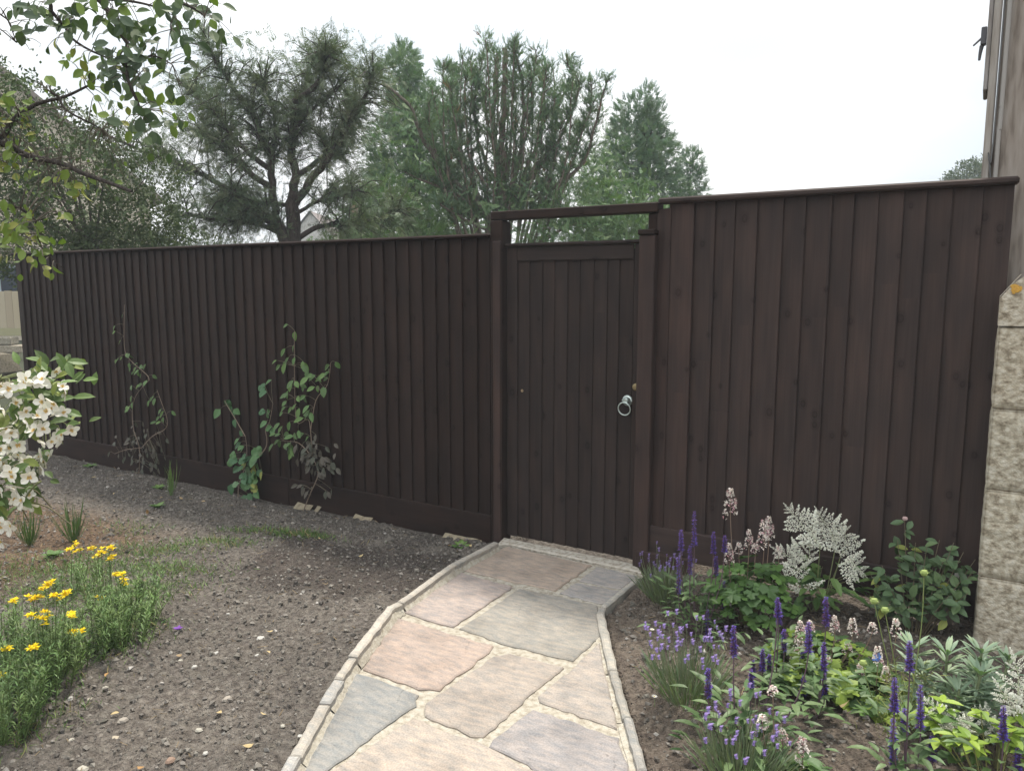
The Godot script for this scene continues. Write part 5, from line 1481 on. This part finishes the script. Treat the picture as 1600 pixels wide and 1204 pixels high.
			part(t, "plume", plume[0], M.blossom, Transform3D(Basis(bt.x * 0.05, bt.y * 0.05, bt.z * 0.05), q[1]))
		for k in 80 if i == 0 else 40:
			var a := rnd(0, TAU); var r := rnd(0.02, 0.22)
			leaf(t, "fern", Vector3(cos(a) * r, rnd(0.05, 0.2), sin(a) * r * 0.7), Vector3(cos(a), rnd(-0.3, 0.6), sin(a)), Vector3.UP, rnd(0.06, 0.10))
		for k in 10:
			var a := rnd(0, TAU)
			part(t, "leaf_stalk", tube_mesh([Vector3.ZERO, Vector3(cos(a) * 0.06, 0.12, sin(a) * 0.05), Vector3(cos(a) * 0.18, 0.17, sin(a) * 0.13)], 0.002, 0.001, Color(0.16, 0.15, 0.07), 4), M.stem)
	# spurge
	var sp := blade(0.19, 0.22, 0.12, 1.35, 4)
	leaf_kind("spurge", [sp, blade(0.17, 0.15, 0.2, 1.35, 4)], [Color(0.22, 0.30, 0.215), Color(0.255, 0.335, 0.235), Color(0.185, 0.26, 0.18), Color(0.28, 0.36, 0.225)])
	var eb := V3(EUPHORBIA[0][0])
	eb.y = soil_y(eb.x, eb.z)
	var e := thing("spurge_plant", "bushy blue-green spurge with whorls of narrow leaves at the stone pier's foot", "plant", eb, YAW)
	var heads: Array = EUPHORBIA[0][1]
	for h in heads:
		var w := rnd(-0.08, 0.14)
		var top := Vector3(h[0], h[1], w)
		var root := Vector3(h[0] * 0.4, 0, w * 0.4)
		var mid := root.lerp(top, 0.5) + Vector3(h[0] * 0.12, -0.02, 0)
		var st := smooth(PackedVector3Array([root, mid, top]), 6)
		part(e, "stem", tube_mesh([root, mid, top], 0.006, 0.004, Color(0.19, 0.22, 0.12), 6), M.stem)
		for k in 66:
			var f := 1.0 - pow(rng.randf(), 1.4) * 0.62
			var c := st[int(f * (st.size() - 1))]
			var a := k * 2.4
			leaf(e, "spurge", c, Vector3(cos(a), lerpf(-0.25, 1.3, pow((f - 0.38) / 0.62, 2.0)), sin(a)), Vector3.UP, rnd(0.07, 0.10) * lerpf(1.0, 0.8, f))
	var ms := {}
	for q in MISC: ms[q[0]] = Vector3(q[1][0], q[1][1], q[1][2])
	# lavender
	var lb := Soup.new()
	var flr := blade(0.6, 0.5, 0.2, 0.8, 2)
	for i in 5:
		for k in 5:
			var a := k * 1.256 + i
			lb.put(at_leaf(Vector3(0, i * 0.19, 0), Vector3(cos(a), 0.6, sin(a)), Vector3.UP, rnd(0.2, 0.4)), flr, vary(Color(0.25, 0.19, 0.43), 0.4))
	var head := lb.mesh()
	var needle := blade(0.06, 0.1, 0.12, 0.8, 2)
	var ll := [["lavender bush against the gate end of the taller fence", "lavender_a", 0.11, 0.22, 36], ["lavender bush in mid bed with pale violet heads near the path edging", "lavender_b", 0.14, 0.24, 62], ["lavender with violet heads half hidden in the large salvia leaves", "lavender_c", 0.12, 0.21, 44]]
	for q in ll:
		var at: Vector3 = ms[q[1]]
		at.y = soil_y(at.x, at.z) - 0.01
		var t := thing("lavender_bush", q[0], "flowering plant", at, YAW)
		var fol := Soup.new()
		for k in 620:
			var a := rnd(0, TAU); var r: float = q[2] * sqrt(rng.randf())
			var root := Vector3(cos(a) * r * 0.55, 0, sin(a) * r * 0.55)
			var d := Vector3(cos(a) * r / q[2] * 0.75 + rng.randfn() * 0.12, 1.0, sin(a) * r / q[2] * 0.75 + rng.randfn() * 0.12)
			fol.put(at_leaf(root + d.normalized() * rnd(0.0, 0.12), d, rand_dir(), rnd(0.05, 0.11)), needle, vary(Color(0.165, 0.205, 0.12), 0.3))
		part(t, "foliage", fol.mesh(), M.leaf).set_meta("kind", "stuff")
		for k in q[4]:
			var a := rnd(0, TAU); var r: float = q[2] * sqrt(rng.randf()) * 1.25
			var tip := Vector3(cos(a) * r, q[3] * rnd(0.8, 1.2), sin(a) * r)
			part(t, "stem", tube_mesh([Vector3(cos(a) * r * 0.4, 0.02, sin(a) * r * 0.4), Vector3(cos(a) * r * 0.8, tip.y * 0.6, sin(a) * r * 0.8), tip], 0.0012, 0.0009, Color(0.14, 0.17, 0.09), 4), M.stem)
			part(t, "flower_head", head, M.blossom, Transform3D(Basis(rand_dir(4.0).cross(Vector3.UP).normalized(), rnd(0.0, 0.3)).scaled(Vector3.ONE * rnd(0.016, 0.026)), tip))
	# leafy shrub in the corner
	leaf_kind("rose", [blade(0.6, 0.25, 0.15), blade(0.55, 0.3, 0.2)], [Color(0.075, 0.12, 0.06), Color(0.09, 0.145, 0.07), Color(0.115, 0.175, 0.075), Color(0.22, 0.25, 0.06)])
	var rb := V3(ROSE[0][0])
	rb.y = soil_y(rb.x, rb.z)
	var ro := thing("leafy_rose_bush", "dark-leaved young bush in the corner between fence and stone pier", "shrub", rb)
	var rt: Array = ROSE[0][1]
	for k in rt.size():
		var tip := V3(rt[k])
		var root := Vector3(tip.x * 0.25, 0, 0.0)
		var mid := root.lerp(tip, 0.55) + Vector3(0, 0.02, 0.02)
		part(ro, "stem", tube_mesh([root, mid, tip], 0.003, 0.0013, Color(0.12, 0.10, 0.06), 5), M.stem)
		for j in 13:
			var f := rnd(0.3, 1.0)
			var p := root.lerp(mid, f * 2) if f < 0.5 else mid.lerp(tip, f * 2 - 1)
			leaf(ro, "rose", p + Vector3(rng.randfn(), rng.randfn(), rng.randfn()) * 0.014, Vector3(rng.randfn(), rng.randfn() * 0.6, rng.randfn() * 0.5 + 0.2), Vector3(rng.randfn() * 0.4, 1, 0.5), rnd(0.04, 0.066), "leaf", M.leaf, 0, 5 if k % 4 else 7)
	part(ro, "bud", pebble_bud(0.011, Color(0.40, 0.28, 0.27)), M.plain, Transform3D(Basis.IDENTITY, V3(rt[0]) + Vector3(0, 0.01, 0)))
	# love-in-a-mist
	var nb := V3(NIGELLA[0][0])
	nb.y = soil_y(nb.x, nb.z)
	var ni := thing("nigella_plant", "thin feathery plant with swollen green seed heads in front of the spurge", "flowering plant", nb, YAW)
	var hair := Soup.new()
	var hb := blade(0.05, 0.0, 0.2, 0.8, 2)
	for q in NIGELLA[0][1]:
		var top := local3(q, 0, 0.05); var mid := local3(q, 1, 0.03); var low := local3(q, 2, 0.0)
		part(ni, "stem", tube_mesh([Vector3(low.x * 0.5, 0, 0), low, mid, top], 0.002, 0.0015, Color(0.20, 0.25, 0.09), 5), M.stem)
		var pod := part(ni, "seed_head", pebble_bud(0.012, Color(0.26, 0.33, 0.10)), M.plain, Transform3D(Basis.IDENTITY, top))
		for k in 22:
			var a := rnd(0, TAU)
			hair.put(at_leaf(top - Vector3(0, 0.012, 0), Vector3(cos(a), rnd(0.5, 1.8), sin(a)), Vector3.UP, rnd(0.02, 0.034)), hb, Color(0.22, 0.29, 0.10))
	for k in 420:
		var p := Vector3(rng.randfn() * 0.045, rnd(0.02, 0.26), rng.randfn() * 0.04)
		hair.put(at_leaf(p, rand_dir(0.6), rand_dir(), rnd(0.02, 0.055)), hb, vary(Color(0.23, 0.25, 0.075), 0.25))
	part(ni, "foliage", hair.mesh(), M.leaf).set_meta("kind", "stuff")
	# blue flower
	var bp: Vector3 = ms["blue"]
	bp.y = soil_y(bp.x, bp.z)
	var bf := thing("blue_flower", "single sky-blue flower on a thin stalk beside the pink spires", "flower", bp, YAW)
	part(bf, "stem", tube_mesh([Vector3.ZERO, Vector3(0.01, 0.05, 0), Vector3(0, 0.11, 0)], 0.0014, 0.001, Color(0.12, 0.18, 0.07), 5), M.stem)
	for k in 5:
		var s := Soup.new()
		var a := k * 1.256
		s.put(at_leaf(Vector3(0, 0.11, 0), Vector3(cos(a), sin(a) * 0.9, 0.3), Vector3(0, 0.3, 1), 0.022), blade(0.7, 0.2, 0.1, 0.7, 3), Color(0.16, 0.30, 0.78))
		part(bf, "petal", s.mesh(), M.petal)
	# yellow-green shrublet
	leaf_kind("lime", [blade(0.5, 0.25, 0.2), blade(0.46, 0.3, 0.12)], [Color(0.20, 0.30, 0.04), Color(0.25, 0.35, 0.045), Color(0.15, 0.24, 0.04)])
	var yp: Vector3 = ms["yellowgreen"]
	yp.y = soil_y(yp.x, yp.z)
	var yg := thing("lime_leaved_shrub", "young shrub with bright yellow-green leaves among small white plumes", "shrub", yp, YAW)
	for k in 16:
		var tip := Vector3(rnd(-0.17, 0.20), rnd(0.10, 0.24), rnd(-0.12, 0.08))
		part(yg, "stem", tube_mesh([Vector3(tip.x * 0.2, 0, 0), tip * Vector3(0.7, 0.7, 0.7), tip], 0.0025, 0.0013, Color(0.20, 0.20, 0.07), 5), M.stem)
		for j in 8:
			var a := j * 0.785 + k
			leaf(yg, "lime", tip * rnd(0.85, 1.0), Vector3(cos(a), rnd(-0.2, 0.4), sin(a)), Vector3.UP, rnd(0.04, 0.062))
	# small things
	var tg := part(self, "plant_label", tint(timber(Vector3(-0.010, -0.09, -0.0012), Vector3(0.010, 0.035, 0.0012), 0.0008), Color(0.66, 0.65, 0.60)), M.plain, Transform3D(Basis(Vector3.UP, 0.3) * Basis(Vector3.FORWARD, 0.15), ms["tag"]))
	tg.position.y = 0.30
	tag(tg, "white plastic plant label stuck among the leaves of the corner bush", "plant label")
	var bk := part(self, "timber_offcut", tint(timber(Vector3(-0.07, -0.16, -0.012), Vector3(0.07, 0.05, 0.012), 0.004), Color(0.10, 0.083, 0.068)), M.plain, Transform3D(Basis(Vector3.RIGHT, -0.10), ms["block"]))
	bk.position.y = 0.24
	tag(bk, "weathered square of timber leaning on the fence behind the corner bush", "timber")
	for k in ["daisy1", "daisy2", "daisy3"]:
		var dp: Vector3 = ms[k]
		dp.y = soil_y(dp.x, dp.z)
		var da := thing("daisy", "tiny white daisy on the soil near the path edging", "flower", dp, 0.0, "tiny daisies on the soil")
		part(da, "stem", tube_mesh([Vector3.ZERO, Vector3(0.002, 0.02, 0), Vector3(0, 0.04, 0)], 0.0012, 0.001, Color(0.12, 0.18, 0.06), 4), M.stem)
		var s := Soup.new()
		for j in 11:
			var a := j * 0.571
			s.put(at_leaf(Vector3(0, 0.04, 0), Vector3(cos(a), 0.25, sin(a)), Vector3.UP, 0.012), blade(0.4, 0, 0.1, 0.8, 2), Color(0.75, 0.74, 0.70))
		s.put(Transform3D(Basis.IDENTITY.scaled(Vector3.ONE * 0.004), Vector3(0, 0.041, 0)), blob(1.0, 0.5), Color(0.6, 0.42, 0.04))
		part(da, "flower_head", s.mesh(), M.petal)
	var j2 := 0
	for k in ["leaf1", "leaf2"]:
		var lp: Vector3 = ms[k]
		lp.y = soil_y(lp.x, lp.z) + 0.03
		var o = leaf(self, "fallen", lp, Vector3(0.6, 0.5, 0.4), Vector3(0.2, 1, 0.4), 0.06, "fallen_leaf", M.dull_leaf)
		tag(o, ["rusty dead leaf under the salvia between the foamflowers", "tan dead leaf lying before the white astilbe plumes"][j2], "leaf")
		j2 += 1
	var pv := Vector3(-0.608, 0, 1.79)
	pv.y = soil_y(pv.x, pv.z) + 0.012
	var pf := thing("fallen_blossom", "small fallen purple blossom lying on the bare soil by the yellow flowers", "flower", pv)
	for k in 6:
		var s := Soup.new()
		var a := k * 1.05
		s.put(at_leaf(Vector3(0, 0.004, 0), Vector3(cos(a), rnd(0.3, 1.2), sin(a)), Vector3.UP, 0.026), blade(0.7, 0.3, 0.2, 0.7, 3), vary(Color(0.22, 0.09, 0.42), 0.2))
		part(pf, "petal", s.mesh(), M.petal)

func pebble_bud(r: float, col: Color) -> ArrayMesh:
	var s := Soup.new()
	s.put(Transform3D(Basis.IDENTITY.scaled(Vector3(r, r * 1.6, r)), Vector3.ZERO), pebble_shape(9), col)
	return s.mesh()

# ---------------------------------------------------------------- beyond the fence end
func build_beyond():
	var th := YAW
	# house with a cream gable
	var h := thing("cream_house", "cream rendered house with a sloping gable behind the trees", "house", Vector3(-20.57, 0, -7.95), th + 0.62)
	var s := Soup.new()
	var wall := Color(0.64, 0.59, 0.49)
	var gp := [Vector2(-7.3, 0), Vector2(-7.3, 4.2), Vector2(-2.12, 8.68), Vector2(3.05, 4.28), Vector2(3.05, 0)]
	for i in range(1, 4): s.tri(Vector3(gp[0].x, gp[0].y, 0), Vector3(gp[i].x, gp[i].y, 0), Vector3(gp[i + 1].x, gp[i + 1].y, 0), wall)
	s.quad(Vector3(3.05, 0, 0), Vector3(3.05, 4.1, 0), Vector3(3.05, 4.1, -7), Vector3(3.05, 0, -7), wall)
	s.quad(Vector3(-7.3, 0, 0), Vector3(-7.3, 4.1, 0), Vector3(-7.3, 4.1, -7), Vector3(-7.3, 0, -7), wall)
	part(h, "wall", s.mesh(), M.render_wall)
	for sg in [-1.0, 1.0]:
		var r := Soup.new()
		var a := Vector3(-2.12, 8.62, 0.25); var b := Vector3(-2.12 + sg * 5.5, 4.0, 0.25)
		var back := Vector3(0, 0, -7.5); var th2 := Vector3(0, 0.16, 0)
		r.quad(a, b, b + back, a + back, Color(0.13, 0.10, 0.085)); r.quad(a + th2, b + th2, b + back + th2, a + back + th2, Color(0.13, 0.10, 0.085)); r.quad(a, b, b + th2, a + th2, Color(0.20, 0.17, 0.14))
		part(h, "roof", r.mesh(), M.plain)
	part(h, "porch_roof", tint(timber(Vector3(-3.4, 2.38, 0.02), Vector3(-0.4, 2.62, 1.1), 0.05), Color(0.24, 0.20, 0.17)), M.plain)
	part(h, "porch_fascia", tint(timber(Vector3(-3.4, 2.18, 0.9), Vector3(-0.4, 2.36, 1.05), 0.02), Color(0.52, 0.40, 0.24)), M.plain)
	var win := part(h, "window", tint(timber(Vector3(-1.5, 1.1, 0.02), Vector3(-0.42, 2.1, 0.14), 0.02), Color(0.50, 0.58, 0.66)), M.plain)
	for k in 2: part(win, "pane", timber(Vector3(-1.42 + k * 0.52, 1.2, 0.142), Vector3(-0.98 + k * 0.52, 2.02, 0.15), 0.004), M.glass)
	# pale close-boarded fence on a stone wall
	var pf := thing("pale_timber_fence", "pale weathered board fence standing on a stone wall by the cream house", "fence", Vector3(-14.94, 0, -4.39), th)
	for k in 26: part(pf, "board", tint(timber(Vector3(-3.6 + k * 0.15, 0.66, rnd(0, 0.012)), Vector3(-3.455 + k * 0.15, 1.42 + rnd(-0.01, 0.01), 0.02 + rnd(0, 0.01)), 0.003), vary(Color(0.36, 0.31, 0.22), 0.12)), M.plain)
	part(pf, "gravel_board", tint(timber(Vector3(-3.6, 0.5, 0.0), Vector3(0.3, 0.658, 0.05), 0.005), Color(0.30, 0.29, 0.17)), M.plain)
	var sw := thing("stone_wall", "low pale stone wall under the weathered board fence", "wall", Vector3(-14.94, 0, -4.39), th)
	for j in 3:
		for k in 8: part(sw, "stone", tint(timber(Vector3(-3.6 + k * 0.48 + (0.2 if j % 2 else 0.0), j * 0.165, 0.02 + rnd(0, 0.03)), Vector3(-3.14 + k * 0.48 + (0.2 if j % 2 else 0.0), j * 0.165 + 0.155, 0.3), 0.015), vary(Color(0.40, 0.37, 0.31), 0.1)), M.stone)
	var bs := [[-10.9, -2.15, 0.42, 0.40, "big mossy boulder leaning at the foot of the stone wall"], [-11.0, -1.75, 0.3, 0.24, "smaller rounded boulder in front of the mossy one"]]
	for q in bs:
		var s2 := Soup.new()
		s2.put(Transform3D.IDENTITY, pebble_shape(int(q[2] * 100)), Color(0.17, 0.155, 0.12))
		var o := part(self, "boulder", s2.mesh(), M.stone, Transform3D(Basis(Vector3.UP, 0.8).scaled(Vector3(q[2], q[3] * 1.5, q[2])), Vector3(q[0], q[3] * 0.5, q[1])))
		tag(o, q[4], "boulder")
	var sl := part(self, "stone_slab", tint(timber(Vector3(-0.7, 0, -0.25), Vector3(0.5, 0.1, 0.25), 0.02), Color(0.36, 0.33, 0.28)), M.stone, Transform3D(Basis(Vector3.UP, th), Vector3(-10.3, 0, -1.6)))
	tag(sl, "flat pale stone slab lying before the boulders", "stone slab")
	# white gable with a chimney far behind the yew
	var f := thing("distant_house", "distant white-gabled house with a brick chimney glimpsed behind the dark evergreen", "house", Vector3(-27.36, 0, -24.89), th)
	var g := Soup.new()
	g.quad(Vector3(-1.4, 0, 0), Vector3(-1.4, 3.4, 0), Vector3(1.7, 3.4, 0), Vector3(1.7, 0, 0), Color(0.62, 0.63, 0.62))
	g.tri(Vector3(-1.4, 3.4, 0), Vector3(0.12, 5.2, 0), Vector3(1.7, 3.4, 0), Color(0.62, 0.63, 0.62))
	g.quad(Vector3(1.7, 0, 0), Vector3(1.7, 3.4, 0), Vector3(1.7, 3.4, -6), Vector3(1.7, 0, -6), Color(0.62, 0.63, 0.62))
	part(f, "wall", g.mesh(), M.render_wall)
	var r2 := Soup.new()
	r2.quad(Vector3(0.12, 5.3, 0.2), Vector3(1.95, 3.2, 0.2), Vector3(1.95, 3.2, -6.2), Vector3(0.12, 5.3, -6.2), Color(0.16, 0.13, 0.12))
	r2.quad(Vector3(0.12, 5.3, 0.2), Vector3(-1.65, 3.2, 0.2), Vector3(-1.65, 3.2, -6.2), Vector3(0.12, 5.3, -6.2), Color(0.16, 0.13, 0.12))
	var rf := part(f, "roof", r2.mesh(), M.plain)
	var ch := part(rf, "chimney", tint(timber(Vector3(1.55, 3.2, -3.4), Vector3(2.25, 5.8, -2.8), 0.02), Color(0.30, 0.17, 0.12)), M.plain)
	for k in 2: part(rf, "chimney_pot", tube_mesh([Vector3(1.75 + k * 0.32, 5.8, -3.1), Vector3(1.75 + k * 0.32, 6.05, -3.1), Vector3(1.75 + k * 0.32, 6.3, -3.1)], 0.13, 0.11, Color(0.42, 0.19, 0.10), 10), M.plain)
	var fin := thing("chimney_cowl", "small dark chimney cowl peeping over the taller fence", "chimney", Vector3(-2.9, 0, -33.3), th)
	part(fin, "stack", tint(timber(Vector3(-0.2, 0, -0.2), Vector3(0.2, 5.15, 0.2), 0.02), Color(0.25, 0.2, 0.17)), M.plain)
	part(fin, "pot", tube_mesh([Vector3(0, 5.15, 0), Vector3(0, 5.4, 0), Vector3(0, 5.6, 0)], 0.1, 0.08, Color(0.16, 0.15, 0.15), 8), M.plain)

func make_sky() -> PanoramaSkyMaterial:
	var w := 512; var h := 256
	var im := Image.create(w, h, false, Image.FORMAT_RGBF)
	var f := fnl(71, 1.1, FastNoiseLite.TYPE_SIMPLEX_SMOOTH, 4)
	for y in h:
		var el := PI * (0.5 - (y + 0.5) / h)
		for x in w:
			var az := TAU * (x + 0.5) / w
			var d := Vector3(cos(el) * cos(az), sin(el), cos(el) * sin(az))
			var k := f.get_noise_3d(d.x * 1.3, d.y * 2.6, d.z * 1.3)
			var t := clampf(0.5 + k * 0.9, 0.0, 1.0)
			var c := Color(0.70, 0.765, 0.82).lerp(Color(1.04, 1.04, 1.04), smoothstep(0.1, 0.7, t))
			im.set_pixel(x, y, c * (0.57 + 0.62 * maxf(sin(el), 0.0)) if el > 0 else Color(0.25, 0.24, 0.22))
	var m := PanoramaSkyMaterial.new()
	m.panorama = ImageTexture.create_from_image(im)
	return m

func _ready():
	rng.seed = 20240607
	# camera
	var cam := Camera3D.new()
	cam.name = "camera"
	cam.position = Vector3(2.3855, 1.55, 3.8061)
	cam.rotation = Vector3(deg_to_rad(-7.454), YAW, 0)
	cam.fov = 53.28
	cam.near = 0.05
	cam.far = 600.0
	add_child(cam)
	cam.current = true
	# sky and exposure
	var env := Environment.new()
	env.background_mode = Environment.BG_SKY
	var sky := Sky.new()
	sky.sky_material = make_sky()
	env.sky = sky
	env.background_energy_multiplier = 1.0
	env.tonemap_mode = Environment.TONE_MAPPER_LINEAR
	env.tonemap_exposure = 1.95
	env.fog_enabled = true
	env.fog_density = 0.003
	env.fog_light_color = Color(0.92, 0.96, 1.0)
	env.sdfgi_enabled = true; env.ssao_enabled = true; env.ssil_enabled = true
	var we := WorldEnvironment.new()
	we.name = "environment"
	we.environment = env
	add_child(we)
	# sun behind thin cloud, high beyond the gate
	var sun := DirectionalLight3D.new()
	sun.name = "sun"
	sun.light_energy = 0.8
	sun.light_color = Color(1.0, 0.97, 0.92)
	sun.light_angular_distance = 8.0
	sun.shadow_enabled = true
	sun.rotation = Vector3(deg_to_rad(-68.0), YAW + PI - 0.35, 0)
	add_child(sun)

	n_big = fnl(1, 0.9); n_mid = fnl(2, 5.0); n_clod = fnl(4, 17.0, FastNoiseLite.TYPE_SIMPLEX_SMOOTH, 3); n_patch = fnl(6, 0.8)
	make_materials()
	leaf_kind("fallen", [blade(0.55, 0.35, 0.15), blade(0.5, -0.3, -0.2)], [Color(0.34, 0.20, 0.09), Color(0.30, 0.22, 0.13), Color(0.42, 0.33, 0.18)])
	build_ground()
	build_path()
	build_fences()
	build_pier_and_building()
	build_beyond()
	build_yew()
	build_conifer()
	build_far_trees()
	build_overhang()
	build_mock_orange()
	build_climbers()
	build_bed()
	build_yellow()
	build_grass()
	build_litter()
